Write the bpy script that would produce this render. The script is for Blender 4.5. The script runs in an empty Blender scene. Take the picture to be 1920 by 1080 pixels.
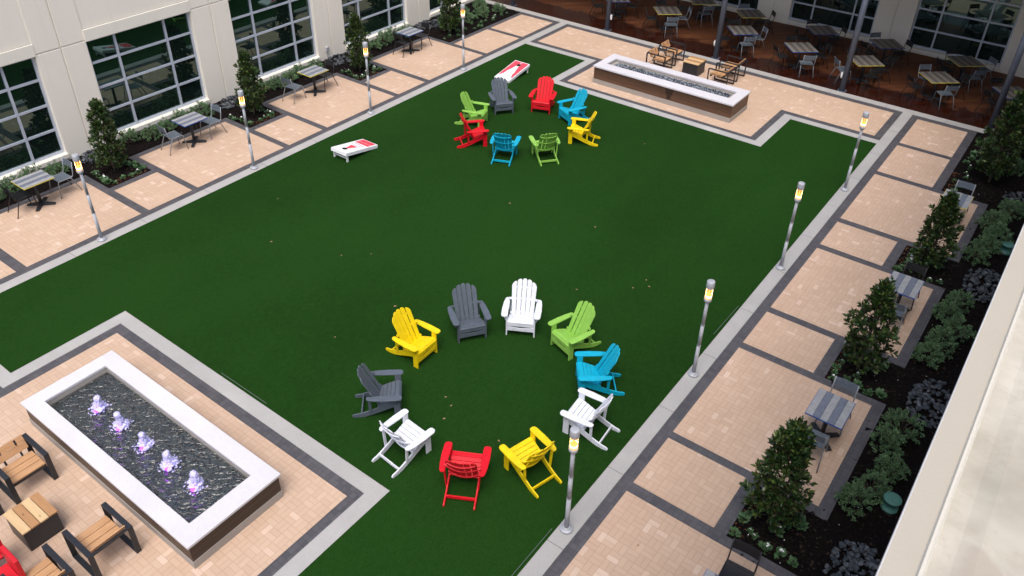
import bpy, bmesh, math, random
from mathutils import Vector, Matrix, Euler
random.seed(7)
S = bpy.context.scene
# ---------------------------------------------------------------- camera
yaw, pit, rol = 0.627933043, 0.602029526, 0.0226059517
cy, sy = math.cos(yaw), math.sin(yaw)
fwd = Vector((-sy*math.cos(pit), cy*math.cos(pit), -math.sin(pit)))
r0 = Vector((cy, sy, 0)); u0 = r0.cross(fwd)
rr = math.cos(rol)*r0 + math.sin(rol)*u0
uu = -math.sin(rol)*r0 + math.cos(rol)*u0
cam = bpy.data.cameras.new('camera'); co = bpy.data.objects.new('camera', cam)
S.collection.objects.link(co); S.camera = co
M3 = Matrix((rr, uu, -fwd)).transposed()
co.matrix_world = Matrix.Translation((0, 0, 11.0)) @ M3.to_4x4()
cam.sensor_width = 36; cam.lens = 1530.92/1920*36
cam.shift_y = -77.749/1920; cam.shift_x = -1.38/1920
cam.clip_start = 0.05; cam.clip_end = 500
# ---------------------------------------------------------------- world / light
SUN_EL, SUN_AZ = math.radians(65), math.radians(151)   # azimuth clockwise from +Y
w = bpy.data.worlds.new('World'); S.world = w; w.use_nodes = True
nt = w.node_tree; sky = nt.nodes.new('ShaderNodeTexSky'); sky.sky_type = 'NISHITA'
sky.sun_disc = False; sky.sun_elevation = SUN_EL; sky.sun_rotation = SUN_AZ
sky.air_density = 0.8; sky.dust_density = 4.0; sky.ozone_density = 0.6
bg = nt.nodes['Background']; bg.inputs['Strength'].default_value = 0.15
nt.links.new(sky.outputs[0], bg.inputs[0])
sl = bpy.data.lights.new('sun', 'SUN'); sl.energy = 1.5; sl.angle = math.radians(34); sl.color = (1, .965, .93)
so = bpy.data.objects.new('sun', sl); S.collection.objects.link(so)
sd = Vector((math.sin(SUN_AZ)*math.cos(SUN_EL), math.cos(SUN_AZ)*math.cos(SUN_EL), math.sin(SUN_EL)))
so.rotation_euler = sd.to_track_quat('Z', 'Y').to_euler()
S.view_settings.view_transform = 'Standard'; S.view_settings.look = 'None'
S.view_settings.exposure = 0.5; S.view_settings.gamma = 1
S.render.engine = 'CYCLES'
COL = S.collection

# ---------------------------------------------------------------- node helpers
def lin(c):
    c /= 255.
    return c/12.92 if c <= .04045 else ((c+.055)/1.055)**2.4
def C(r, g, b, k=1.): return (lin(r)*k, lin(g)*k, lin(b)*k, 1)
class N:
    def __init__(s, name):
        s.m = bpy.data.materials.new(name); s.m.use_nodes = True; s.t = s.m.node_tree
        s.b = s.t.nodes['Principled BSDF']; s.o = s.t.nodes['Material Output']
        s._co = None
    def new(s, k): return s.t.nodes.new(k)
    def put(s, sock, v):
        if isinstance(v, bpy.types.NodeSocket): s.t.links.new(v, sock)
        elif v is not None:
            if isinstance(v, tuple) and len(v) == 4 and sock.type == 'VECTOR': v = v[:3]
            sock.default_value = v
    def m_(s, op, a, b=None, c=None, clamp=False):
        n = s.new('ShaderNodeMath'); n.operation = op; n.use_clamp = clamp
        s.put(n.inputs[0], a); s.put(n.inputs[1], b)
        if c is not None: s.put(n.inputs[2], c)
        return n.outputs[0]
    def obj(s):
        if s._co is None: s._co = s.new('ShaderNodeTexCoord').outputs['Object']
        return s._co
    def world(s): return s.new('ShaderNodeNewGeometry').outputs['Position']
    def xyz(s, v):
        n = s.new('ShaderNodeSeparateXYZ'); s.put(n.inputs[0], v); return n.outputs
    def vec(s, a, b, c=0.):
        n = s.new('ShaderNodeCombineXYZ'); s.put(n.inputs[0], a); s.put(n.inputs[1], b); s.put(n.inputs[2], c); return n.outputs[0]
    def scale(s, v, sc):
        n = s.new('ShaderNodeMapping'); s.put(n.inputs['Vector'], v); n.inputs['Scale'].default_value = sc; return n.outputs[0]
    def noise(s, v=None, sc=5., det=3., rough=.55, dist=0., col=False):
        n = s.new('ShaderNodeTexNoise'); s.put(n.inputs['Vector'], v if v is not None else s.obj())
        n.inputs['Scale'].default_value = sc; n.inputs['Detail'].default_value = det
        n.inputs['Roughness'].default_value = rough; n.inputs['Distortion'].default_value = dist
        return n.outputs['Color' if col else 'Fac']
    def vor(s, v=None, sc=5., out='Distance', feat='F1'):
        n = s.new('ShaderNodeTexVoronoi'); n.feature = feat; s.put(n.inputs['Vector'], v if v is not None else s.obj())
        n.inputs['Scale'].default_value = sc; return n.outputs[out]
    def ramp(s, f, stops, interp='LINEAR'):
        n = s.new('ShaderNodeValToRGB'); s.put(n.inputs[0], f); e = n.color_ramp.elements
        n.color_ramp.interpolation = interp
        while len(e) < len(stops): e.new(.5)
        for i, (p, c) in enumerate(stops): e[i].position = p; e[i].color = c if isinstance(c, tuple) else (c, c, c, 1)
        return n.outputs[0]
    def mix(s, f, a, b, mode='MIX'):
        n = s.new('ShaderNodeMix'); n.data_type = 'RGBA'; n.blend_type = mode
        s.put(n.inputs[0], f); s.put(n.inputs[6], a); s.put(n.inputs[7], b); return n.outputs[2]
    def maprange(s, f, a, b, c, d):
        n = s.new('ShaderNodeMapRange'); s.put(n.inputs[0], f)
        for i, v in enumerate((a, b, c, d)): n.inputs[i+1].default_value = v
        return n.outputs[0]
    def bump(s, h, st=.3, dist=.01):
        n = s.new('ShaderNodeBump'); n.inputs['Strength'].default_value = st; n.inputs['Distance'].default_value = dist
        s.put(n.inputs['Height'], h); s.put(s.b.inputs['Normal'], n.outputs[0]); return n.outputs[0]
    def set(s, **k):
        for a, v in k.items(): s.put(s.b.inputs[a.replace('_', ' ')], v)
        return s.m
def simple(name, col, rough=.5, metal=0., var=.12, sc=6., bump=.0, bsc=60., spec=None):
    n = N(name); f = n.noise(sc=sc, det=4)
    c1 = tuple(x*(1-var) for x in col[:3])+(1,); c2 = tuple(min(1, x*(1+var)) for x in col[:3])+(1,)
    n.set(Base_Color=n.ramp(f, [(.3, c1), (.7, c2)]), Roughness=rough, Metallic=metal)
    if spec is not None: n.b.inputs['Specular IOR Level'].default_value = spec
    if bump: n.bump(n.noise(sc=bsc, det=3), bump, .004)
    return n.m

# ---------------------------------------------------------------- materials
def mat_turf():
    n = N('turf'); p = n.world()
    big = n.noise(n.scale(p, (.22, .12, 1)), 1.1, 5, .62)
    streak = n.noise(n.scale(p, (14, 3, 1)), 2.2, 3)
    fine = n.noise(p, 90, 2)
    mid = n.noise(n.scale(p, (1.6, 1, 1)), 7., 4, .7)
    a = n.mix(n.ramp(big, [(.3, 0.), (.72, 1.)]), (.0050, .0285, .0024, 1), (.0150, .062, .0070, 1))
    a = n.mix(n.ramp(streak, [(.3, 0.), (.75, .5)]), a, (.0175, .070, .0090, 1))
    a = n.mix(n.ramp(mid, [(.35, .0), (.75, .5)]), a, (.020, .074, .0105, 1))
    a = n.mix(n.ramp(fine, [(.35, .0), (.65, .75)]), a, (.0028, .014, .0012, 1))
    a = n.mix(n.ramp(n.noise(p, 140, 2, .8), [(.66, .0), (.8, .5)]), a, (.05, .12, .025, 1))
    n.set(Base_Color=a, Roughness=.85); n.b.inputs['Specular IOR Level'].default_value = .08
    n.bump(fine, .5, .01); return n.m
def mat_paver():
    n = N('tan_pavers'); p = n.world(); x, y, _ = n.xyz(p)
    X = n.m_('DIVIDE', n.m_('ADD', x, 50.07), .1935); Y = n.m_('DIVIDE', n.m_('ADD', y, 20.02), .1935)
    cx, cyy = n.m_('FLOOR', X), n.m_('FLOOR', Y); fx, fy = n.m_('FRACT', X), n.m_('FRACT', Y)
    par = n.m_('FLOORED_MODULO', n.m_('ADD', cx, cyy), 2.)
    mixf = lambda a, b: n.m_('ADD', n.m_('MULTIPLY', a, par), n.m_('MULTIPLY', b, n.m_('SUBTRACT', 1., par)))
    u = mixf(fx, fy); v = mixf(fy, fx)
    half = n.m_('GREATER_THAN', u, .5)
    u2 = n.m_('FRACT', n.m_('MULTIPLY', u, 2.))
    eu = n.m_('MULTIPLY', n.m_('MINIMUM', u2, n.m_('SUBTRACT', 1., u2)), .5)
    ev = n.m_('MINIMUM', v, n.m_('SUBTRACT', 1., v))
    e = n.m_('MINIMUM', eu, ev)
    wn = n.new('ShaderNodeTexWhiteNoise'); n.put(wn.inputs['Vector'], n.vec(cx, cyy, half)); rnd = wn.outputs['Value']
    base = n.ramp(rnd, [(0, (.515, .37, .272, 1)), (.5, (.54, .39, .288, 1)), (.93, (.56, .412, .31, 1)), (.985, (.65, .50, .40, 1))])
    blot = n.noise(p, .55, 4, .6)
    base = n.mix(n.ramp(blot, [(.35, .45), (.65, 0.)]), base, (.44, .31, .22, 1))
    base = n.mix(n.ramp(n.noise(p, 2.3, 5, .75), [(.62, 0.), (.78, .4)]), base, (.7, .58, .47, 1))
    base = n.mix(n.ramp(n.noise(p, 6.5, 5, .75), [(.64, 0.), (.8, .35)]), base, (.30, .215, .16, 1))
    j = n.ramp(e, [(.012, 1.), (.045, 0.)])
    base = n.mix(n.m_('MULTIPLY', j, .30), base, (.26, .17, .12, 1))
    n.set(Base_Color=base, Roughness=.8); n.b.inputs['Specular IOR Level'].default_value = .25
    n.bump(n.m_('ADD', n.ramp(e, [(.01, 0.), (.05, 1.)]), n.m_('MULTIPLY', n.noise(p, 70, 3), .3)), .35, .004); return n.m
def mat_dark_paver():
    n = N('charcoal_pavers'); p = n.world(); x, y, _ = n.xyz(p)
    X = n.m_('DIVIDE', n.m_('ADD', x, 50.), .1); Y = n.m_('DIVIDE', n.m_('ADD', y, 20.), .1)
    ex = n.m_('FRACT', X); ey = n.m_('FRACT', Y)
    e = n.m_('MINIMUM', n.m_('MINIMUM', ex, n.m_('SUBTRACT', 1., ex)), n.m_('MINIMUM', ey, n.m_('SUBTRACT', 1., ey)))
    wn = n.new('ShaderNodeTexWhiteNoise'); n.put(wn.inputs['Vector'], n.vec(n.m_('FLOOR', X), n.m_('FLOOR', Y), 0.))
    b = n.ramp(wn.outputs['Value'], [(0, (.056, .055, .064, 1)), (1, (.082, .08, .09, 1))])
    b = n.mix(n.ramp(n.noise(p, 1.5, 4), [(.45, 0.), (.7, .35)]), b, (.12, .115, .12, 1))
    b = n.mix(n.m_('MULTIPLY', n.ramp(e, [(.03, 1.), (.09, 0.)]), .35), b, (.025, .024, .027, 1))
    n.set(Base_Color=b, Roughness=.7); n.bump(n.noise(p, 80, 3), .3, .004); return n.m
def mat_concrete(name, col, joint=True, rough=.75):
    n = N(name); p = n.world(); x, y, _ = n.xyz(p)
    a = n.noise(p, 1.1, 5, .65); b = n.noise(p, 28, 4, .7)
    c = n.mix(n.ramp(a, [(.3, .0), (.75, .6)]), col, tuple(v*.74 for v in col[:3])+(1,))
    c = n.mix(n.ramp(b, [(.45, 0.), (.75, .22)]), c, tuple(v*.55 for v in col[:3])+(1,))
    c = n.mix(n.ramp(n.noise(p, .8, 3, .5), [(.62, 0.), (.72, .35)]), c, tuple(min(1, v*1.25) for v in col[:3])+(1,))
    if joint:
        s1 = n.m_('FRACT', n.m_('DIVIDE', n.m_('ADD', n.m_('ADD', x, y), 60.3), 1.83))
        c = n.mix(n.m_('MULTIPLY', n.ramp(n.m_('MINIMUM', s1, n.m_('SUBTRACT', 1., s1)), [(.002, 1.), (.004, 0.)]), .0), c, (.1, .1, .1, 1))
    n.set(Base_Color=c, Roughness=rough); n.bump(b, .25, .004); return n.m
def mat_mulch():
    n = N('dark_mulch'); p = n.world()
    v = n.vor(n.scale(p, (30, 55, 20)), 1.2); f = n.noise(p, 35, 4, .75)
    c = n.ramp(f, [(.3, (.0035, .0028, .003, 1)), (.6, (.010, .0075, .007, 1)), (.78, (.03, .021, .017, 1))])
    c = n.mix(n.ramp(n.noise(p, 2.0, 3), [(.5, 0.), (.75, .4)]), c, (.016, .009, .007, 1))
    n.set(Base_Color=c, Roughness=.95); n.b.inputs['Specular IOR Level'].default_value = .1
    n.bump(n.m_('ADD', v, f), 1., .03); return n.m
def mat_stucco(name, col, vert=True):
    n = N(name); p = n.world()
    a = n.noise(n.scale(p, (.5, .5, .12)), 1.2, 5, .6); b = n.noise(p, 90, 3)
    c = n.mix(n.ramp(a, [(.3, 0.), (.8, .5)]), col, tuple(v*.86 for v in col[:3])+(1,))
    s = n.noise(n.scale(p, (3, 3, .15)), 1.5, 4, .6)
    c = n.mix(n.ramp(s, [(.55, 0.), (.85, .18)]), c, tuple(v*.6 for v in col[:3])+(1,))
    n.set(Base_Color=c, Roughness=.85); n.b.inputs['Specular IOR Level'].default_value = .2
    n.bump(b, .2, .003); return n.m
def mat_deck():
    n = N('deck_wood'); p = n.world()
    x, y, _ = n.xyz(p)
    ca, sa = math.cos(math.radians(45)), math.sin(math.radians(45))
    u = n.m_('ADD', n.m_('MULTIPLY', x, ca), n.m_('MULTIPLY', y, -sa)); v = n.m_('ADD', n.m_('MULTIPLY', x, sa), n.m_('MULTIPLY', y, ca))
    U = n.m_('DIVIDE', n.m_('ADD', u, 90.), .14); f = n.m_('FRACT', U)
    row = n.m_('FLOOR', U)
    wn = n.new('ShaderNodeTexWhiteNoise'); wn.noise_dimensions = '1D'; n.put(wn.inputs['W'], row)
    vs = n.m_('FLOOR', n.m_('DIVIDE', n.m_('ADD', v, n.m_('MULTIPLY', wn.outputs['Value'], 3.)), 2.4))
    w2 = n.new('ShaderNodeTexWhiteNoise'); n.put(w2.inputs['Vector'], n.vec(row, vs, 0.))
    g = n.noise(n.vec(n.m_('MULTIPLY', u, 30.), n.m_('MULTIPLY', v, 1.2), w2.outputs['Value']), 1.5, 4, .6)
    c = n.mix(w2.outputs['Value'], (.10, .032, .014, 1), (.19, .070, .028, 1))
    c = n.mix(n.ramp(g, [(.3, .45), (.7, 0.)]), c, (.06, .024, .012, 1))
    wob = n.m_('ADD', y, n.m_('MULTIPLY', n.m_('SUBTRACT', n.noise(n.scale(p, (1, .6, 1)), 1.0, 4, .65), .5), 1.7))
    wet = n.ramp(n.maprange(wob, 28.05, 28.6, 1, 0), [(.2, 0.), (.8, 1.)])
    wetc = n.mix(1., c, (.22, .13, .12, 1), 'MULTIPLY')
    c = n.mix(wet, c, wetc)
    gap = n.ramp(n.m_('MINIMUM', f, n.m_('SUBTRACT', 1., f)), [(.02, 1.), (.05, 0.)])
    c = n.mix(n.m_('MULTIPLY', gap, .7), c, (.01, .006, .004, 1))
    n.set(Base_Color=c, Roughness=n.maprange(wet, 0, 1, .6, .14)); n.b.inputs['Specular IOR Level'].default_value = .28
    n.bump(n.m_('ADD', n.m_('MULTIPLY', gap, -1.), n.m_('MULTIPLY', g, .3)), .35, .005); return n.m
def mat_wood(name, c1, c2, sc=(2, 30, 30), rough=.55, knots=True, board=None):
    n = N(name); p = n.obj()
    wi = n.new('ShaderNodeObjectInfo').outputs['Random']
    geo = n.new('ShaderNodeNewGeometry').outputs['Random Per Island']
    off = n.new('ShaderNodeMapping'); n.put(off.inputs['Vector'], p); off.inputs['Scale'].default_value = sc
    n.put(off.inputs['Location'], n.vec(n.m_('MULTIPLY', geo, 17.), n.m_('MULTIPLY', geo, 31.), wi))
    g = n.noise(off.outputs[0], 1.2, 5, .62, 1.2)
    c = n.ramp(g, [(.25, c1), (.75, c2)])
    c = n.mix(n.m_('MULTIPLY', n.ramp(geo, [(0, 1.), (.5, 0.), (1, .6)]), .6), c, tuple(v*.55 for v in c1[:3])+(1,))
    if knots:
        k = n.vor(n.scale(p, (3.0, 8, 8)), 1.0)
        c = n.mix(n.ramp(k, [(.05, .8), (.13, 0.)]), c, tuple(v*.25 for v in c1[:3])+(1,))
    n.set(Base_Color=c, Roughness=rough); n.bump(g, .15, .003); return n.m
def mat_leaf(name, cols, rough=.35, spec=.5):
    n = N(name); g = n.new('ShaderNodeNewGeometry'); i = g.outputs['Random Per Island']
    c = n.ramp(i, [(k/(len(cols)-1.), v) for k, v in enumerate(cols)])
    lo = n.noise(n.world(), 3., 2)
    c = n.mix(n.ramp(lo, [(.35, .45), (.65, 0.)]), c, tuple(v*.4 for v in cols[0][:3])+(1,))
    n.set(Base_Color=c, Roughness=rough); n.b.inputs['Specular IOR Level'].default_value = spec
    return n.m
def mat_glass_dark():
    n = N('tinted_window_glass'); 
    n.set(Base_Color=(.006, .012, .010, 1), Roughness=.015, IOR=2.1)
    n.b.inputs['Specular Tint'].default_value = (.55, .85, .80, 1)
    n.bump(n.noise(n.world(), .8, 2), .02, .02); return n.m
def mat_clear(name, tint, fac=.25, rough=.02):
    n = N(name); t = n.new('ShaderNodeBsdfTransparent'); t.inputs[0].default_value = tint
    g = n.new('ShaderNodeBsdfGlossy'); g.inputs['Roughness'].default_value = rough; g.inputs[0].default_value = (1, 1, 1, 1)
    fr = n.new('ShaderNodeFresnel'); fr.inputs[0].default_value = 1.45
    m = n.new('ShaderNodeMixShader'); n.put(m.inputs[0], n.m_('ADD', fr.outputs[0], fac, clamp=True))
    n.t.links.new(t.outputs[0], m.inputs[1]); n.t.links.new(g.outputs[0], m.inputs[2]); n.t.links.new(m.outputs[0], n.o.inputs[0])
    return n.m
def mat_water():
    n = N('fountain_water'); p = n.world()
    t = n.new('ShaderNodeBsdfTransparent'); t.inputs[0].default_value = (.72, .8, .82, 1)
    g = n.new('ShaderNodeBsdfGlossy'); g.inputs['Roughness'].default_value = .24
    rt = n.new('ShaderNodeVectorRotate'); rt.rotation_type = 'Z_AXIS'; n.put(rt.inputs['Vector'], p); rt.inputs['Angle'].default_value = -.55
    q = rt.outputs[0]
    h = n.m_('ADD', n.noise(n.scale(q, (.9, 2.8, 1)), 4.2, 2, .5, .4), n.m_('MULTIPLY', n.noise(n.scale(q, (1, 2.6, 1)), 11., 2), .3))
    b = n.new('ShaderNodeBump'); b.inputs['Strength'].default_value = 1.; b.inputs['Distance'].default_value = .07; n.put(b.inputs['Height'], h)
    n.t.links.new(b.outputs[0], g.inputs['Normal'])
    fr = n.new('ShaderNodeFresnel'); fr.inputs[0].default_value = 1.5; n.t.links.new(b.outputs[0], fr.inputs['Normal'])
    m = n.new('ShaderNodeMixShader'); n.put(m.inputs[0], n.m_('MULTIPLY', fr.outputs[0], 2.3, clamp=True))
    n.t.links.new(t.outputs[0], m.inputs[1]); n.t.links.new(g.outputs[0], m.inputs[2]); n.t.links.new(m.outputs[0], n.o.inputs[0])
    return n.m
def emis(name, col, st):
    n = N(name); n.set(Base_Color=col, Roughness=.5); n.b.inputs['Emission Color'].default_value = col
    n.b.inputs['Emission Strength'].default_value = st; return n.m
def mat_stone(name, cols, rough=.55):
    n = N(name); g = n.new('ShaderNodeNewGeometry').outputs['Random Per Island']
    c = n.ramp(g, [(k/(len(cols)-1.), v) for k, v in enumerate(cols)])
    n.set(Base_Color=c, Roughness=rough); n.bump(n.noise(sc=40, det=3), .4, .004); return n.m
def poly(name, r, g, b):
    n = N(name); f = n.noise(n.scale(n.obj(), (1, 1, 1)), 9, 3)
    col = C(r, g, b); c2 = tuple(v*.88 for v in col[:3])+(1,)
    d_ = n.noise(n.obj(), 2.6, 5, .7); cc = n.mix(n.ramp(d_, [(.5, 0.), (.8, .28)]), n.ramp(f, [(.35, c2), (.65, col)]), tuple(v*.45+.03 for v in col[:3])+(1,))
    n.set(Base_Color=cc, Roughness=.5); n.b.inputs['Specular IOR Level'].default_value = .35
    n.bump(n.noise(n.scale(n.obj(), (60, 60, 8)), 2, 3), .08, .002); return n.m

T = {}
T['turf'] = mat_turf(); T['paver'] = mat_paver(); T['dark'] = mat_dark_paver()
T['curb'] = mat_concrete('curb_concrete', (.40, .395, .385, 1)); T['plinth'] = mat_concrete('plinth_concrete', (.36, .335, .31, 1), False)
T['slab'] = mat_concrete('white_quartz_coping', (.66, .65, .69, 1), False, .5)
T['mulch'] = mat_mulch(); T['wall'] = mat_stucco('cream_stucco', (.85, .81, .715, 1)); T['trim'] = mat_stucco('pale_trim', (.82, .79, .70, 1))
T['deck'] = mat_deck(); T['glass'] = mat_glass_dark(); T['alu'] = simple('window_aluminium', (.50, .55, .64, 1), .45, .2, .05)
T['post'] = simple('blue_grey_post_paint', (.085, .10, .135, 1), .45, .2, .1)
T['galv'] = simple('galvanised_steel', (.40, .42, .46, 1), .55, .18, .12, 14)
T['bulb'] = emis('warm_bulb', (1., .38, .10, 1), 1.7); T['lampglass'] = mat_clear('lamp_glass', (1., .86, .68, 1), .06)
T['flamec'] = emis('bulb_core', (1., .70, .38, 1), 6.)
T['cedar'] = mat_wood('cedar_boards', (.36, .18, .075, 1), (.48, .27, .125, 1), (1.8, 24, 20))
T['cedarx'] = mat_wood('cedar_boards_light', (.42, .215, .095, 1), (.66, .40, .21, 1), (2.2, 30, 30))
T['clad'] = mat_wood('brown_cladding', (.072, .034, .019, 1), (.155, .082, .046, 1), (1.2, 16, 22), .5)
T['cladwet'] = mat_wood('wet_brown_cladding', (.014, .0065, .0045, 1), (.045, .022, .014, 1), (1.2, 1.2, 22), .4)
T['blackmetal'] = simple('black_powder_coat', (.022, .025, .031, 1), .42, .2, .2, 10)
T['redp'] = simple('red_plastic', C(196, 16, 36), .5, 0, .06)
T['silver'] = simple('silver_frame', (.27, .29, .32, 1), .45, .5, .08)
T['seatgrey'] = simple('grey_blue_seat_slats', (.125, .155, .19, 1), .5, .2, .15, 12)
T['blackchair'] = simple('black_chair_paint', (.013, .013, .015, 1), .4, .1, .1)
T['topa'] = simple('pale_grey_table_slat', (.30, .31, .32, 1), .6, 0, .15, 14); T['topb'] = simple('slate_table_slat', (.135, .155, .20, 1), .6, 0, .15, 14)
T['topc'] = simple('brown_grey_shaded_slat', (.105, .095, .088, 1), .6, 0, .15, 14); T['topd'] = simple('tan_grey_shaded_slat', (.20, .185, .165, 1), .6, 0, .15, 14)  # darker copies of the table slats, deck shade put into the colour
T['blue'] = simple('blue_edge', (.012, .065, .32, 1), .45); T['yellow'] = simple('yellow_edge', (.62, .52, .07, 1), .45)
T['bark'] = simple('bark', (.09, .07, .05, 1), .9, 0, .3, 20, .5)
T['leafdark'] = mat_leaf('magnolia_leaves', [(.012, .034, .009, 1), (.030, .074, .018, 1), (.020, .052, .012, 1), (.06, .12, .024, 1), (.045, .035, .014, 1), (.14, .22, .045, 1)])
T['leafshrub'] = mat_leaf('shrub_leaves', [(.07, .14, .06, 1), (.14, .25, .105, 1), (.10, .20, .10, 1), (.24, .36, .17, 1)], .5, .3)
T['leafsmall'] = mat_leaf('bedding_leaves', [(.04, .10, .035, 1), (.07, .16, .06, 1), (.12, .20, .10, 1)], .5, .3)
T['petal'] = simple('white_petals', (.85, .85, .85, 1), .6, 0, .03)
T['basalt'] = mat_stone('dark_river_rock', [(.011, .014, .018, 1), (.036, .044, .053, 1), (.02, .025, .031, 1), (.055, .066, .077, 1), (.028, .033, .04, 1), (.14, .155, .17, 1)])
T['pebble'] = mat_stone('fountain_pebbles', [(.016, .021, .025, 1), (.045, .057, .065, 1), (.028, .036, .040, 1), (.08, .098, .108, 1), (.034, .043, .041, 1)], .5)
T['fireglass'] = mat_stone('crushed_black_glass', [(.006, .009, .014, 1), (.03, .045, .065, 1), (.012, .016, .025, 1), (.35, .40, .46, 1), (.02, .03, .045, 1)], .15)
T['lid'] = simple('green_plastic_lid', (.065, .19, .15, 1), .5, 0, .1)
T['leafdry'] = simple('dry_leaf', (.34, .21, .11, 1), .8, 0, .35, 20)
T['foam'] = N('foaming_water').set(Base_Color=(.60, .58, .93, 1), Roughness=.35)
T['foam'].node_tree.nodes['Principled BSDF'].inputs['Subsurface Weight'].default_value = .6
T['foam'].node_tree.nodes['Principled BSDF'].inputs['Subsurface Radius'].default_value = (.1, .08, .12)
T['led'] = emis('magenta_fountain_led', (.62, .05, 1., 1), 2.2)
T['water'] = mat_water()
T['whitep'] = simple('white_board_paint', (.78, .80, .83, 1), .4, 0, .04); T['redpaint'] = simple('red_board_print', (.74, .055, .09, 1), .45, 0, .08)
T['purplep'] = simple('purple_print', (.35, .18, .36, 1), .5); T['blackhole'] = simple('black_hole', (.004, .004, .005, 1), .9)
T['box'] = simple('grey_box_paint', (.38, .40, .43, 1), .5); T['strip'] = simple('edging_metal', (.10, .13, .11, 1), .6, .2)
T['soffit'] = simple('soffit_paint', (.32, .30, .25, 1), .8)
T['parapet'] = None
T['leafrust'] = mat_leaf('rusty_leaves', [(.10, .03, .015, 1), (.20, .08, .035, 1), (.06, .02, .012, 1), (.30, .16, .08, 1)], .8, .1)
T['chip'] = mat_leaf('wood_chip', [(.008, .006, .0055, 1), (.02, .014, .011, 1), (.045, .03, .024, 1), (.012, .009, .008, 1)], .9, .1)

# ---------------------------------------------------------------- mesh helpers
class MB:
    def __init__(s): s.v = []; s.f = []; s.m = []; s.sm = []; s.M = None
    def vert(s, p):
        p = Vector(p)
        if s.M is not None: p = s.M @ p
        s.v.append(p); return len(s.v)-1
    def face(s, ids, m=0, sm=False): s.f.append(tuple(ids)); s.m.append(m); s.sm.append(sm)
    def box(s, x0, x1, y0, y1, z0, z1, m=0, M=None):
        x0, x1 = sorted((x0, x1)); y0, y1 = sorted((y0, y1)); z0, z1 = sorted((z0, z1))
        P = [(x0, y0, z0), (x1, y0, z0), (x1, y1, z0), (x0, y1, z0), (x0, y0, z1), (x1, y0, z1), (x1, y1, z1), (x0, y1, z1)]
        if M is not None: P = [M @ Vector(p) for p in P]
        i = [s.vert(p) for p in P]
        for f in ((0, 3, 2, 1), (4, 5, 6, 7), (0, 1, 5, 4), (1, 2, 6, 5), (2, 3, 7, 6), (3, 0, 4, 7)): s.face([i[k] for k in f], m)
        return s
    def bar(s, p, q, w, h, m=0, up=(0, 0, 1)):
        p, q = Vector(p), Vector(q); d = (q-p); L = d.length; d.normalize()
        a = d.cross(Vector(up))
        if a.length < 1e-4: a = d.cross(Vector((1, 0, 0)))
        a.normalize(); b = a.cross(d)
        M = Matrix((a, d, b)).transposed().to_4x4(); M.translation = p
        return s.box(-w/2, w/2, 0, L, -h/2, h/2, m, M)
    def prism(s, pts, t, axis='z', o=0., m=0, M=None, sm=False):
        """2D outline pts extruded thickness t from offset o along axis"""
        def mk(a, b, c):
            v = {'z': (a, b, c), 'x': (c, a, b), 'y': (a, c, b)}[axis]
            return (M @ Vector(v)) if M is not None else v
        n = len(pts); lo = [s.vert(mk(a, b, o)) for a, b in pts]; hi = [s.vert(mk(a, b, o+t)) for a, b in pts]
        flip = (axis == 'y') != (t < 0)
        s.face(lo if flip else lo[::-1], m); s.face(hi[::-1] if flip else hi, m)
        for i in range(n):
            j = (i+1) % n; q = (lo[i], lo[j], hi[j], hi[i]); s.face(q[::-1] if flip else q, m, sm)
        return s
    def tube(s, pts, r, n=8, m=0, cap=True, rs=None):
        pts = [Vector(p) for p in pts]; rings = []; pa = None
        for i, p in enumerate(pts):
            d = (pts[min(i+1, len(pts)-1)]-pts[max(i-1, 0)]).normalized()
            if pa is None:
                a = d.cross(Vector((0, 0, 1)))
                if a.length < 1e-3: a = d.cross(Vector((1, 0, 0)))
            else: a = pa - d*pa.dot(d)
            a.normalize(); pa = a; b = d.cross(a); R = rs[i] if rs else r
            rings.append([s.vert(p+a*math.cos(t)*R+b*math.sin(t)*R) for t in [2*math.pi*k/n for k in range(n)]])
        for A, B in zip(rings, rings[1:]):
            for k in range(n): s.face((A[k], A[(k+1) % n], B[(k+1) % n], B[k]), m, True)
        if cap: s.face(rings[0][::-1], m); s.face(rings[-1], m)
        return s
    def lathe(s, prof, c=(0, 0), n=20, m=0, cap=True, sm=True):
        rings = [[s.vert((c[0]+r*math.cos(2*math.pi*k/n), c[1]+r*math.sin(2*math.pi*k/n), z)) for k in range(n)] for r, z in prof]
        for A, B in zip(rings, rings[1:]):
            for k in range(n): s.face((A[k], A[(k+1) % n], B[(k+1) % n], B[k]), m, sm)
        if cap: s.face(rings[0][::-1], m); s.face(rings[-1], m)
        return s
    def build(s, name, mats, parent=None, off=None, bevel=0., autosm=True):
        me = bpy.data.meshes.new(name)
        o = Vector(off) if off is not None else Vector((0, 0, 0))
        me.from_pydata([tuple(v-o) for v in s.v], [], s.f)
        if not isinstance(mats, (list, tuple)): mats = [mats]
        for k in mats: me.materials.append(k)
        me.polygons.foreach_set('material_index', s.m); me.polygons.foreach_set('use_smooth', s.sm); me.update()
        ob = bpy.data.objects.new(name, me); COL.objects.link(ob)
        if parent is not None: ob.parent = parent
        elif off is not None: ob.location = o
        if bevel:
            b = ob.modifiers.new('bevel', 'BEVEL'); b.width = bevel; b.segments = 2; b.limit_method = 'ANGLE'; b.angle_limit = math.radians(40)
        return ob
def tag(o, label=None, cat=None, group=None, kind=None):
    if label: o['label'] = label
    if cat: o['category'] = cat
    if group: o['group'] = group
    if kind: o['kind'] = kind
    return o
def empty(name, loc, rz=0., label=None, cat=None, group=None):
    o = bpy.data.objects.new(name, None); COL.objects.link(o); o.location = loc; o.rotation_euler = (0, 0, rz)
    o.empty_display_size = .2
    return tag(o, label, cat, group)
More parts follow.
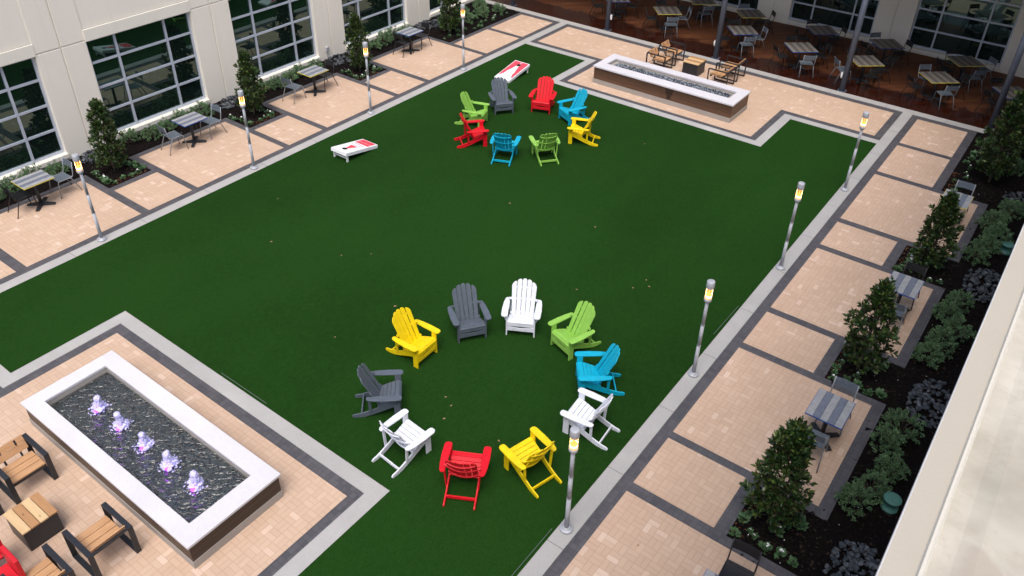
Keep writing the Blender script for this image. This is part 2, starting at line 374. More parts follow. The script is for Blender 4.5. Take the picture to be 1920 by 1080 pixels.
def copy_tree(o, parent=None):
    kids = [c for c in o.children]
    c = o.copy(); COL.objects.link(c); c.parent = parent
    for k in kids: copy_tree(k, c)
    return c
def rect(x0, x1, y0, y1): return (x0, x1, y0, y1)
def sheet(name, rects, z, m, kind='structure', th=.03):
    mb = MB()
    for (a, b, c, d) in rects: mb.box(a, b, c, d, z-th, z)
    return tag(mb.build(name, m), kind=kind)

# ---------------------------------------------------------------- ground
def ground():
    mb = MB(); n = 2
    mb.box(-60, 60, -40, 90, -.4, -.03); tag(mb.build('ground', T['mulch']), kind='structure')
    # bumpy mulch beds on both sides
    def bed(x0, x1, y0, y1, name):
        m = MB(); st = .09; nx = int((x1-x0)/st); ny = int((y1-y0)/st); ids = []
        for j in range(ny+1):
            for i in range(nx+1):
                ids.append(m.vert((x0+(x1-x0)*i/nx, y0+(y1-y0)*j/ny, -.028+random.random()*.03)))
        for j in range(ny):
            for i in range(nx):
                a = j*(nx+1)+i; m.face((ids[a], ids[a+1], ids[a+nx+2], ids[a+nx+1]), 0, False)
        tag(m.build(name, T['mulch']), kind='structure')
    bed(-21.6, -19.2, 2, 26.75, 'planting_bed'); bed(-2.05, .3, 3, 27, 'planting_bed')
ground()
LARGE = [(.95, 3.80), (5.52, 8.38), (10.03, 12.9), (14.56, 17.44), (19.14, 22.04)]
SMALL = [(4.05, 5.28), (8.60, 9.85), (13.1, 14.36), (17.65, 18.92), (22.26, 24.25), (24.46, 26.5)]
# dark bands
dk = []
for a, b in LARGE: dk += [(-20.40, -17.3, a-.2, b+.2), (-3.84, -.76, a-.2, b+.2)]
ends = [(a-.2, b+.2) for a, b in LARGE]
for (a, b), (c, d) in zip(ends, ends[1:]): dk += [(-19.27, -17.3, b, c), (-3.84, -1.94, b, c)]
dk += [(-19.27, -17.3, ends[-1][1], 26.75), (-3.84, -1.93, ends[-1][1], 26.75)]
dk += [(-17.0, -4.14, 24.21, 26.75), (-14.08, -7.07, 21.84, 24.21), (-14.08, -7.03, 3.3, 5.69), (-17.0, -4.14, -3, 3.3)]
sheet('paving_border', dk, .0, T['dark'])
pv = []
for a, b in LARGE: pv += [(-20.19, -17.52, a, b), (-3.63, -.97, a, b)]
for a, b in SMALL: pv += [(-19.06, -17.52, a, b), (-3.63, -2.16, a, b)]
pv += [(-16.8, -4.36, 24.45, 26.5), (-13.87, -7.28, 22.03, 24.45), (-13.87, -7.22, 3.09, 5.48), (-16.8, -4.36, -3, 3.09)]
sheet('pavement', pv, .004, T['paver'])
cb = [(-17.3, -17.0, -3, 26.75), (-4.14, -3.84, -3, 26.75), (-24, -1.75, 26.75, 27.06),
      (-17.0, -14.08, 23.92, 24.21), (-7.07, -4.14, 23.92, 24.21), (-14.37, -14.08, 21.55, 23.92), (-7.07, -6.78, 21.55, 23.92), (-14.08, -7.07, 21.55, 21.84),
      (-17.0, -14.08, 3.3, 3.59), (-7.03, -4.14, 3.3, 3.59), (-14.37, -14.08, 3.59, 5.98), (-7.03, -6.73, 3.59, 5.98), (-14.08, -7.03, 5.69, 5.98)]
sheet('curb', cb, .012, T['curb'])
mb = MB()
lawn = [(-17.0, 3.59), (-14.37, 3.59), (-14.37, 5.98), (-6.73, 5.98), (-6.73, 3.59), (-4.14, 3.59), (-4.14, 23.92), (-6.78, 23.92), (-6.78, 21.55), (-14.37, 21.55), (-14.37, 23.92), (-17.0, 23.92)]
mb.prism(lawn, .02, 'z', 0.); tag(mb.build('lawn', T['turf']), kind='structure')
mb = MB(); mb.box(-24, 2, 27.06, 32.6, -.03, .0); tag(mb.build('deck_floor', T['deck']), kind='structure')

# joint cuts of the curbs are thin dark mortar lines
mb = MB()
for y in [k*1.83+.9 for k in range(-1, 15)]:
    if y < 26.6: mb.box(-17.3, -17.0, y, y+.008, .0, .0125); mb.box(-4.14, -3.84, y+.4, y+.408, .0, .0125)
for x in [-23+k*1.83 for k in range(12)]: mb.box(x, x+.008, 26.75, 27.06, .0, .0125)
tag(mb.build('curb_joints', T['dark']), kind='structure')

# ---------------------------------------------------------------- buildings
def facade(name, M, off, bays, u0, u1, ztop, label, slats=()):
    """u along wall, n outward, z up; bays = window start positions, 3.2 wide"""
    root = empty(name, off, 0, label, 'building')
    W = 3.22; zs, zt = .20, 2.97
    wall = MB(); wall.M = M
    g = .016
    edges = [u0] + [e for b in bays for e in (b, b+W)] + [u1]
    piers = list(zip(edges[::2], edges[1::2]))
    for a, b in piers:
        mid = (a+b)/2
        if b-a > 1.0 and b-a < 2:
            wall.box(a, mid-g, -.5, 0, -.1, zt+.02); wall.box(mid+g, b, -.5, 0, -.1, zt+.02)
            wall.box(a, mid-g, -.5, .004, zt+.05, ztop); wall.box(mid+g, b, -.5, .004, zt+.05, ztop)
            wall.box(mid-g, mid+g, -.5, -.02, -.1, ztop); wall.box(a, mid-g, -.5, -.02, zt+.02, zt+.05); wall.box(mid+g, b, -.5, -.02, zt+.02, zt+.05)
        else: wall.box(a, b, -.5, 0, -.1, ztop)
    for b in bays:
        wall.box(b, b+W, -.5, -.02, -.1, zs-.14); wall.box(b, b+W, -.5, -.012, zt+.33, ztop)
    wall.build('wall', T['wall'], root, off, bevel=.011)
    for b in bays:
        fr = MB(); fr.M = M; c1, c2 = b+.85, b+2.38
        n0, n1 = -.17, -.11
        fr.box(b, b+.06, n0, n1, zs, zt); fr.box(b+W-.06, b+W, n0, n1, zs, zt)
        fr.box(b+.06, b+W-.06, n0, n1, zs, zs+.07); fr.box(b+.06, b+W-.06, n0, n1, zt-.06, zt)
        zz = [.89, 1.60, 2.31]
        for c in (c1, c2): fr.box(c-.03, c+.03, n0, n1+.01, zs+.07, zt-.06)
        for z in zz:
            for a, e in ((b+.06, c1-.03), (c1+.03, c2-.03), (c2+.03, b+W-.06)): fr.box(a, e, n0, n1, z-.03, z+.03)
        f = fr.build('window', T['alu'], root, off)
        gl = MB(); gl.M = M
        cs = [b+.06, c1-.03, c1+.03, c2-.03, c2+.03, b+W-.06]; rs = [zs+.07, .86, .92, 1.57, 1.63, 2.28, 2.34, zt-.06]
        for i in range(0, 6, 2):
            for j in range(0, 8, 2):
                t = random.uniform(-.0012, .0012); q = random.uniform(-.001, .001)
                ids = [gl.vert(p) for p in ((cs[i], -.15+t, rs[j]), (cs[i+1], -.15+q, rs[j]), (cs[i+1], -.15-t, rs[j+1]), (cs[i], -.15-q, rs[j+1]))]
                gl.face(ids)
        gl.build('pane', T['glass'], f, off)
        s = MB(); s.M = M; s.box(b-.02, b+W+.02, -.5, .06, zs-.13, zs-.002)
        s.build('sill', T['trim'], f, off, bevel=.008)
        s = MB(); s.M = M; s.box(b-.01, b+W+.01, -.5, .025, zt+.002, zt+.32)
        s.build('lintel', T['trim'], f, off, bevel=.006)
    return root
ML = Matrix(((0, 1, 0, -21.55), (1, 0, 0, 0), (0, 0, 1, 0), (0, 0, 0, 1)))
MBk = Matrix(((1, 0, 0, 0), (0, -1, 0, 32.4), (0, 0, 1, 0), (0, 0, 0, 1)))
facade('office_building', ML, (-21.55, 0, 0), [5.55-4.56, 5.55, 10.13, 14.69, 19.22, 23.75], -6, 34, 9.5, 'cream stucco building with dark gridded windows along the planting beds')
facade('office_building', MBk, (0, 32.4, 0), [-5.62-4.55*3, -5.62-4.55*2, -5.62-4.55, -5.62], -21.5, .27, 9.5, 'shaded building behind the timber deck with cream piers and dark windows')
def fixhandles():
    pass
mb = MB(); mb.box(.27, 14, -3, 34, -.1, 9.3)
base_bld = empty('office_building', (.27, 0, 0), 0, 'cream building whose stucco parapet top fills the lower right corner', 'building')
mb.build('wall', T['wall'], base_bld, (.27, 0, 0))

# parapet coping directly below the camera
n = N('parapet_stucco'); p = n.world(); x, y, z = n.xyz(p)
c = n.mix(n.ramp(n.noise(p, 2.2, 4, .6), [(.4, 0.), (.62, 1.)]), (.345, .32, .255, 1), (.52, .485, .40, 1))
c = n.mix(n.ramp(n.noise(p, 14, 5, .75), [(.5, 0.), (.75, .55)]), c, (.33, .28, .21, 1))
stain = n.m_('MULTIPLY', n.ramp(n.noise(n.scale(p, (2.4, 1, 1)), 2.6, 2, .4), [(.56, 0.), (.575, 1.)]), n.ramp(n.maprange(x, .12, .16, 0, 1), [(0, 0.), (1, 1.)]))
c = n.mix(n.m_('MULTIPLY', stain, .7), c, (.36, .31, .25, 1))
n.set(Base_Color=c, Roughness=.85); n.bump(n.noise(p, 60, 4), .25, .003); T['parapet'] = n.m
flat = mat_stucco('coping_face', (.43, .395, .325, 1))
edge = simple('coping_edge_flashing', (.72, .71, .69, 1), .5)
ZP = 9.6
mb = MB()
Y0, Y1 = -3., 30.
prof = [(.0215, ZP-.10), (.0215, ZP), (.024, ZP+.002), (.082, ZP+.002), (.086, ZP+.010), (.092, ZP+.010), (.097, ZP+.003), (.135, ZP+.000), (.17, ZP+.007), (.62, ZP+.012), (.62, ZP-.1)]
lo = [mb.vert((a, Y0, b)) for a, b in prof]; hi = [mb.vert((a, Y1, b)) for a, b in prof]
mm = [1, 1, 2, 3, 3, 3, 0, 0, 0, 0, 0]
for i in range(len(prof)):
    j = (i+1) % len(prof); mb.face((lo[i], lo[j], hi[j], hi[i])[::-1], mm[i])
mb.face(lo); mb.face(hi[::-1])
mb.build('coping', [T['parapet'], edge, flat, mat_stucco('coping_ridge', (.58, .55, .47, 1))], base_bld, (.27, 0, 0))

# canopy over the deck with posts
root = empty('deck_canopy', (-8, 27, 0), 0, 'flat canopy roof above the timber deck', 'canopy')
mb = MB(); mb.box(-24, .2, 26.9, 32.35, 4.35, 4.75); mb.build('roof', T['soffit'], root, (-8, 27, 0))
def post(x, fix, label):
    r_ = empty('canopy_post', (x, 27.18, 0), 0, label, 'post', 'steel posts along the front of the deck')
    mb = MB(); mb.lathe([(.095, 0.0), (.095, 4.35)], n=20); mb.build('shaft', T['post'], r_)
    mb = MB(); mb.box(-.14, .14, -.14, .14, 0, .02); mb.build('base_plate', T['post'], r_, bevel=.004)
    if fix:
        sx = fix
        mb = MB(); mb.box(sx*.10, sx*.15, -.03, .05, .50, .62); mb.lathe([(.02, .42), (.03, .45), (.03, .5)], (sx*.125, .01), 10)
        mb.build('outlet_cover', T['petal'], r_)
for x, f, l in ((-20.0, 0, 'blue-grey deck post nearest the left building'), (-15.42, 1, 'slim blue-grey post at the back left of the seating patio'),
                (-10.84, -1, 'blue-grey post rising behind the wooden lounge chairs'), (-6.25, -1, 'blue-grey post in front of the middle deck tables'),
                (-1.66, 0, 'blue-grey post beside the tall tree at right end of the deck')): post(x, f, l)

# ---------------------------------------------------------------- lamp posts
def make_lamp():
    r_ = empty('lamp_post', (0, 0, 0))
    mb = MB(); mb.lathe([(.108, .012), (.108, .045), (.10, .052), (.062, .052), (.062, .072), (.05, .08)], n=24)
    for k in range(4):
        a = math.pi/4+k*math.pi/2; mb.lathe([(.011, .05), (.011, .066)], (.085*math.cos(a), .085*math.sin(a)), 6)
    mb.build('base_flange', T['galv'], r_)
    mb = MB(); mb.lathe([(.039, .07), (.037, .75)], n=14); mb.lathe([(.039, .75), (.039, .765)], n=14); mb.lathe([(.036, .765), (.035, 1.25)], n=14)
    mb.lathe([(.038, 1.25), (.038, 1.263)], n=14); mb.lathe([(.034, 1.263), (.033, 1.82)], n=14); mb.build('pole', T['galv'], r_)
    mb = MB(); mb.lathe([(.035, 1.79), (.062, 1.83), (.070, 1.84), (.070, 1.90)], n=20); mb.build('collar', T['galv'], r_)
    mb = MB(); mb.lathe([(.066, 1.90), (.068, 2.14)], n=20, cap=False); mb.build('glass', T['lampglass'], r_)
    mb = MB(); mb.lathe([(.02, 1.90), (.052, 1.91), (.058, 1.95), (.050, 1.985), (.022, 2.02), (.016, 2.06), (.024, 2.085), (.012, 2.12)], n=14); b = mb.build('bulb', T['bulb'], r_)
    mb = MB(); mb.lathe([(.056, 1.925), (.060, 1.945), (.056, 1.965)], (.0, .0), 14); mb.build('filament', T['flamec'], b)
    mb = MB(); mb.lathe([(.072, 2.13), (.074, 2.14), (.074, 2.262), (.068, 2.276), (.045, 2.28), (.008, 2.281)], n=24); mb.lathe([(.01, 2.281), (.01, 2.288)], n=8); mb.build('cap', T['galv'], r_)
    return r_
lamp0 = make_lamp()
LA = [(-17.2, 7.15, 'lit lamp post beside the first yellow edged table at far left'), (-17.2, 11.6, 'lit lamp post beside the blue edged table with two silver chairs'),
      (-17.2, 16.07, 'lit lamp post next to the second yellow edged table by the wall'), (-17.2, 20.57, 'farthest lit lamp post on the building side, by the black chairs'),
      (-4.01, 7.14, 'nearest lit lamp post, its head in front of a white lawn chair'), (-4.01, 11.6, 'second lit lamp post from the bottom on the right curb'),
      (-4.01, 16.08, 'third lit lamp post from the bottom on the right curb'), (-4.01, 20.62, 'farthest lit lamp post on the right curb, near the deck')]
for i, (x, y, l) in enumerate(LA):
    o = lamp0 if i == 0 else copy_tree(lamp0); o.location = (x, y, 0); tag(o, l, 'lamp post', 'lamp posts along the lawn curbs'); o.rotation_euler.z = random.random()*6

# ---------------------------------------------------------------- adirondack chairs
def rounded(w0, w1, L, y0, n=6):
    """plank outline in (x,y): half-width w0 at start, w1 at end, rounded both ends"""
    pts = []
    for k in range(n+1):
        a = math.pi+math.pi*k/n; pts.append((w0*math.cos(a), y0+w0*.9+w0*.9*math.sin(a)))
    for k in range(n+1):
        a = math.pi*k/n; pts.append((w1*math.cos(a), y0+L-w1*.9+w1*.9*math.sin(a)))
    return pts
def make_adirondack(mat):
    r_ = empty('adirondack_chair', (0, 0, 0))
    # arms
    for sgn in (1, -1):
        mb = MB(); pts = [(-.045, -.293), (-.02, -.305), (.02, -.300), (.045, -.27), (.066, -.14), (.075, .05), (.070, .27), (.058, .31), (.03, .33), (-.02, .333), (-.052, .315), (-.062, .27), (-.058, .0), (-.05, -.26)]
        mb.prism([(sgn*(.328+a), b) for a, b in (pts if sgn > 0 else pts[::-1])], .026, 'z', .505); mb.build('arm', mat, r_, bevel=.006)
    # front legs with bracket
    for sgn in (1, -1):
        x0 = sgn*.268; mb = MB(); mb.box(x0, x0+sgn*.028, .175, .288, .0, .505)
        br = [(.0, .505), (.075, .505), (.055, .45), (.02, .37), (.0, .34)]
        mb.prism([(x0+sgn*(.028+a), b) for a, b in (br if sgn > 0 else br[::-1])], .026, 'y', .22); mb.build('front_leg', mat, r_, bevel=.005)
    # rear leg / side rail
    top = [(.262, .375), (.15, .352), (.02, .295), (-.10, .235), (-.20, .185), (-.35, .125), (-.48, .085), (-.55, .075), (-.585, .055), (-.59, .028), (-.57, .0)]
    bot = [(-.46, .0), (-.36, .012), (-.20, .07), (-.05, .135), (.10, .20), (.262, .26)]
    for sgn in (1, -1):
        mb = MB(); mb.prism(top+bot, sgn*.026, 'x', sgn*.238); mb.build('rear_leg', mat, r_, bevel=.005)
    # seat slats
    mb = MB(); prof = [(.292, .350), (.268, .379), (.19, .372), (.185, .371), (.115, .345), (.11, .343), (.04, .313), (.035, .311), (-.035, .278), (-.04, .276), (-.115, .238)]
    pr = [(prof[1], prof[2]), (prof[3], prof[4]), (prof[5], prof[6]), (prof[7], prof[8]), (prof[9], prof[10])]
    for (a, b) in pr: mb.bar((0, a[0], a[1]), (0, b[0], b[1]), .530, .02)
    mb.bar((0, .296, .345), (0, .272, .377), .530, .02)
    mb.build('seat', mat, r_, bevel=.004)
    # apron: two boards with a lens-shaped gap
    mb = MB(); mb.box(-.268, .268, .27, .294, .255, .345)
    n = 12; low = [(-.268, .135), (.268, .135)] + [(.268-.536*k/n, .245-.028*math.sin(math.pi*k/n)) for k in range(n+1)]
    mb.prism(low, .022, 'y', .27); mb.build('apron', mat, r_, bevel=.004)
    # back
    b0 = Vector((0, -.115, .225)); b1 = Vector((0, -.452, .935)); d = (b1-b0); L = d.length; d.normalize(); nrm = d.cross(Vector((1, 0, 0))).normalized()
    if nrm.y < 0: nrm = -nrm
    mb = MB(); M = Matrix((Vector((1, 0, 0)), d, nrm)).transposed().to_4x4(); M.translation = b0
    arch = lambda x: L-.125*(abs(x)/.262)**2.3
    for k in range(5):
        eb = [(k-2.5)*.094+.005, (k-1.5)*.094-.005]; et = [(k-2.5)*.1045+.0045, (k-1.5)*.1045-.0045]
        q = []
        for u in (1., .93, .78, .5, .22, .07, 0.):
            x = et[0]+(et[1]-et[0])*u; e_ = abs(u-.5)*2; q.append((x, arch(x)-.030*e_**5-.006*e_**2))
        o_ = [(eb[0], 0), (eb[1], 0)]+q
        zc = [.040*((eb[0]+eb[1])/2/.2)**2, 0]
        Mk = M @ Matrix.Translation((0, 0, zc[0])) @ Matrix.Translation(((eb[0]+eb[1])/2, 0, 0)) @ Matrix.Rotation(-(k-2)*.06, 4, 'Y') @ Matrix.Translation((-(eb[0]+eb[1])/2, 0, 0))
        mb.prism(o_, .018, 'z', 0, 0, Mk)
    bk = mb.build('backrest', mat, r_, bevel=.004)
    for h, wd in ((.06, .262), (.36, .30), (.60, .235)):
        mb = MB(); P = []
        for k in range(9):
            xx = -wd+2*wd*k/8; c = b0+d*(h*1.0)+nrm*(.010*(xx/.1)**2-.016); P.append(c+Vector((xx, 0, 0)))
        for a, b in zip(P, P[1:]): mb.bar(a, b, .022, .045, up=d)
        mb.build('back_rail', mat, r_)
    for sgn in (1, -1):
        mb = MB(); mb.bar((sgn*.292, -.255, .505), (sgn*.268, -.25, .135), .05, .022, up=(1, 0, 0)); mb.build('arm_support', mat, r_, bevel=.004)
    mb = MB(); mb.box(-.238, .238, -.43, -.405, .045, .105); mb.build('stretcher', mat, r_, bevel=.004)
    return r_
ADC = {'yellow': poly('yellow_lumber', 236, 206, 14), 'gray': poly('grey_lumber', 86, 95, 106), 'white': poly('white_lumber', 222, 226, 236),
       'green': poly('lime_lumber', 138, 190, 82), 'blue': poly('aqua_lumber', 8, 166, 198), 'red': poly('red_lumber', 214, 14, 34)}
ADL = [('yellow', -8.617, 8.712, -1.548, 'yellow adirondack chair of the near circle, left of the grey one at its top'),
 ('gray', -8.235, 9.881, -2.189, 'grey adirondack chair of the near circle standing beside the white one at its top'),
 ('white', -7.471, 10.67, -2.627, 'white adirondack chair at the top of the near circle facing the camera'),
 ('green', -6.326, 10.779, 2.831, 'lime green adirondack chair of the near circle, right of the white one'),
 ('blue', -5.393, 10.103, 2.246, 'aqua blue adirondack chair at the right side of the near circle'),
 ('white', -4.931, 9.106, 1.653, 'white adirondack chair partly behind the head of the nearest lamp post'),
 ('yellow', -5.188, 7.729, 1.301, 'yellow adirondack chair at the bottom of the near circle beside the nearest lamp'),
 ('red', -5.875, 6.898, .503, 'red adirondack chair seen from behind at the bottom of the near circle'),
 ('white', -7.076, 6.783, -.08, 'white adirondack chair seen from behind near the fountain patio corner'),
 ('gray', -8.119, 7.329, -.857, 'grey adirondack chair at the left side of the near circle'),
 ('green', -14.226, 17.527, -1.241, 'lime green adirondack chair at the far left of the far circle'),
 ('gray', -14.149, 18.743, -2.212, 'grey adirondack chair of the far circle in front of a game board'),
 ('red', -13.197, 19.606, -2.774, 'red adirondack chair at the top of the far circle facing the camera'),
 ('blue', -12.07, 19.543, 2.695, 'aqua blue adirondack chair at the top right of the far circle'),
 ('yellow', -11.145, 18.56, 1.982, 'yellow adirondack chair of the far circle, its only yellow one'),
 ('green', -11.381, 17.096, .892, 'lime green adirondack chair seen from behind in the far circle'),
 ('blue', -12.246, 16.395, .418, 'aqua blue adirondack chair seen from behind in the far circle'),
 ('red', -13.429, 16.536, -.704, 'red adirondack chair seen side on at the left of the far circle')]
proto = {}
for c_, x, y, t, l in ADL:
    if c_ in proto: o = copy_tree(proto[c_])
    else: o = proto[c_] = make_adirondack(ADC[c_])
    o.location = (x, y, .02); o.rotation_euler.z = t
    tag(o, l, 'lawn chair', 'adirondack chairs in two circles on the lawn')

# ---------------------------------------------------------------- cornhole boards
def cornhole(loc, rz, kind, label):
    r_ = empty('cornhole_board', loc, rz, label, 'game board', 'bean bag toss boards on the lawn')
    # local: x across 0.6, v from high end (y=0) to low end (y=-1.22)
    th = math.atan2(.22, 1.2)
    M = Matrix.Translation((0, 0, .30)) @ Matrix.Rotation(th, 4, 'X')
    M = Matrix.Translation((0, 0, .30)) @ Matrix.Rotation(th, 4, 'X')
    mb = MB(); mb.box(-.305, .305, -1.22, 0, -.018, 0, 0, M)
    for a in ((-.305, -.28, -1.22, 0), (.28, .305, -1.22, 0), (-.28, .28, -.025, 0), (-.28, .28, -1.22, -1.195)): mb.box(a[0], a[1], a[2], a[3], -.095, -.018, 0, M)
    top = mb.build('deck_panel', T['whitep'], r_, bevel=.003)
    def deco(name, pts, m, z=.002):
        q = MB(); q.prism([(a, -b) for a, b in pts][::-1], .0015, 'z', z, 0, M); return q.build(name, m, top)
    circ = [(.076*math.cos(k*math.pi/10), .23+.076*math.sin(k*math.pi/10)) for k in range(20)]
    if kind == 1:
        deco('printed_triangle', [(-.03, .30), (.03, .30), (.12, .60), (-.12, .60)], T['redpaint'])
        deco('printed_panel', [(-.25, .86), (.25, .86), (.25, .985), (-.25, .985)], T['redpaint'])
        deco('printed_panel', [(-.25, 1.0), (.25, 1.0), (.25, 1.19), (-.25, 1.19)], T['redpaint'])
        s = MB()
        for k in range(10):
            a0 = math.radians(200+k*14); a1 = math.radians(200+(k+1)*14-4)
            s.bar((.2*math.cos(a0), -.72-.05*math.sin(a0), 0), (.2*math.cos(a1), -.72-.05*math.sin(a1), 0), .018, .003)
        s.v = [M @ (v+Vector((0, 0, .003))) for v in s.v]; s.build('printed_script', T['purplep'], top)
        s = MB(); s.bar((-.2, -.77, .002), (.18, -.80, .002), .02, .003); s.v = [M @ v for v in s.v]; s.build('printed_script', T['redpaint'], top)
    else:
        red = [(-.28, .03), (.28, .03), (.28, .95), (.19, 1.02), (.15, .80), (.12, .66), (.05, .40), (.02, .05), (-.02, .05), (-.05, .40), (-.12, .66), (-.15, .80), (-.19, 1.02), (-.28, .95)]
        L_ = [(-.28, .03), (-.012, .03), (-.018, .15), (-.07, .36), (-.10, .52), (-.16, .70), (-.17, .86), (-.24, 1.0), (-.28, 1.04)]
        deco('printed_panel', L_, T['redpaint']); deco('printed_panel', [(-a, b) for a, b in L_][::-1], T['redpaint'])
        s = MB()
        for k in range(14):
            a0 = k*2*math.pi/14; a1 = (k+.8)*2*math.pi/14
            s.bar((.13*math.cos(a0), -.80-.055*math.sin(a0), 0), (.13*math.cos(a1), -.80-.055*math.sin(a1), 0), .014, .003)
        s.v = [M @ (v+Vector((0, 0, .003))) for v in s.v]; s.build('printed_script', T['redpaint'], top)
    deco('hole', circ, T['blackhole'], .005)
    for sg in (1, -1):
        mb = MB(); mb.box(sg*.27, sg*.235, -.09, -.03, 0, .235); mb.build('leg', T['whitep'], r_, bevel=.003)
    mb = MB(); mb.box(-.235, .235, -.07, -.05, .08, .12); mb.build('crossbar', T['whitep'], r_, bevel=.003)
    return r_
cornhole((-15.72, 13.36, .02), math.pi, 1, 'white bean bag toss board with red triangle, legs nearest the viewer')
cornhole((-15.56, 21.77, .02), 0, 2, 'red and white bean bag toss board behind the far grey chair')

# ---------------------------------------------------------------- fountain and fire pit
def ring_slab(mb, X0, X1, Y0, Y1, a0, a1, b0, b1, z0, z1):
    """frame slab with one continuous top: outer X0..Y1, inner a0..b1"""
    o = [(X0, Y0), (X1, Y0), (X1, Y1), (X0, Y1)]; i = [(a0, b0), (a1, b0), (a1, b1), (a0, b1)]
    V = {}
    for nm, P, z in (('ob', o, z0), ('ot', o, z1), ('ib', i, z0), ('it', i, z1)): V[nm] = [mb.vert((x, y, z)) for x, y in P]
    for k in range(4):
        j = (k+1) % 4
        mb.face((V['ot'][k], V['ot'][j], V['it'][j], V['it'][k])); mb.face((V['ob'][k], V['ib'][k], V['ib'][j], V['ob'][j]))
        mb.face((V['ob'][k], V['ob'][j], V['ot'][j], V['ot'][k])); mb.face((V['ib'][k], V['it'][k], V['it'][j], V['ib'][j]))
def stones(n, x0, x1, y0, y1, z, smin, smax, flat=.6, subdiv=1, inside=None, seed=1):
    rnd = random.Random(seed); mb = MB()
    bm = bmesh.new(); bmesh.ops.create_icosphere(bm, subdivisions=subdiv, radius=1)
    V = [v.co.copy() for v in bm.verts]; F = [[v.index for v in f.verts] for f in bm.faces]; bm.free()
    for k in range(n):
        x, y = rnd.uniform(x0, x1), rnd.uniform(y0, y1)
        if inside and not inside(x, y): continue
        s = rnd.uniform(smin, smax); sc = Vector((s, s*rnd.uniform(.6, 1), s*flat*rnd.uniform(.6, 1.1)))
        R = Euler((rnd.uniform(-.5, .5), rnd.uniform(-.5, .5), rnd.uniform(0, 6.3))).to_matrix()
        off = len(mb.v); c = Vector((x, y, z+rnd.uniform(0, .35)*s))
        for v in V:
            q = Vector((v.x*sc.x, v.y*sc.y, v.z*sc.z))*rnd.uniform(.78, 1.12); mb.v.append(R @ q+c)
        for f in F: mb.f.append(tuple(i+off for i in f)); mb.m.append(0); mb.sm.append(False)
    return mb
def basin(name, label, cat, X0, X1, Y0, Y1, h, a0, a1, b0, b1, th, clad, front_over=.035):
    off = ((X0+X1)/2, (Y0+Y1)/2, 0); r_ = empty(name, off, 0, label, cat)
    mb = MB(); ring_slab(mb, X0, X1, Y0, Y1, a0, a1, b0, b1, h-th, h); mb.build('coping', T['slab'], r_, off, bevel=.006)
    mb = MB(); g = front_over; t = .03; zb = .16; n = 3; zh = (h-th-zb)/n
    for k in range(n):
        z0, z1 = zb+k*zh+.002, zb+(k+1)*zh-.002
        mb.box(X0+g, X1-g, Y0+g, Y0+g+t, z0, z1); mb.box(X0+g, X1-g, Y1-g-t, Y1-g, z0, z1)
        mb.box(X0+g, X0+g+t, Y0+g+t, Y1-g-t, z0, z1); mb.box(X1-g-t, X1-g, Y0+g+t, Y1-g-t, z0, z1)
    mb.build('cladding', clad, r_, off)
    mb = MB(); g += .012; ring_slab(mb, X0+g-.022, X1-g+.022, Y0+g-.022, Y1-g+.022, a0-.03, a1+.03, b0-.03, b1+.03, 0, zb); 
    ring_slab(mb, X0+g+.03, X1-g-.03, Y0+g+.03, Y1-g-.03, a0-.005, a1+.005, b0-.005, b1+.005, zb, h-th-.002)
    mb.build('plinth', T['plinth'], r_, off)
    return r_, off
F, fo = basin('fountain', 'rectangular fountain with white stone coping, dark timber sides and five lit water jets', 'fountain', -12.80, -8.01, 3.14, 4.87, .56, -12.5, -8.36, 3.42, 4.56, .05, T['cladwet'])
mb = MB(); mb.box(-12.55, -8.31, 3.37, 4.61, .1, .33); mb.build('basin_floor', T['mulch'], F, fo)
tag(stones(4200, -12.49, -8.37, 3.43, 4.55, .345, .022, .062, .5, 1, seed=4).build('pebble_bed', T['pebble'], F, fo), kind='stuff')
mb = MB(); nx, ny = 150, 44; ids = []
rw = random.Random(3)
import mathutils.noise as mn
JX = [-11.76, -11.08, -10.38, -9.69, -9.0]; JY = 3.965
for j in range(ny+1):
    for i in range(nx+1):
        x = -12.5+4.14*i/nx; y = 3.42+1.14*j/ny; z = .41+.008*mn.noise(Vector((x*7, y*12, 0)))+.004*mn.noise(Vector((x*20, y*30, 4)))
        for jx in JX:
            d_ = math.hypot(x-jx, y-JY); z += .010*math.exp(-d_*3.5)*math.cos(d_*38)
        ids.append(mb.vert((x, y, z)))
for j in range(ny):
    for i in range(nx):
        a = j*(nx+1)+i; mb.face((ids[a], ids[a+1], ids[a+nx+2], ids[a+nx+1]), 0, True)
mb.build('water_surface', T['water'], F, fo)
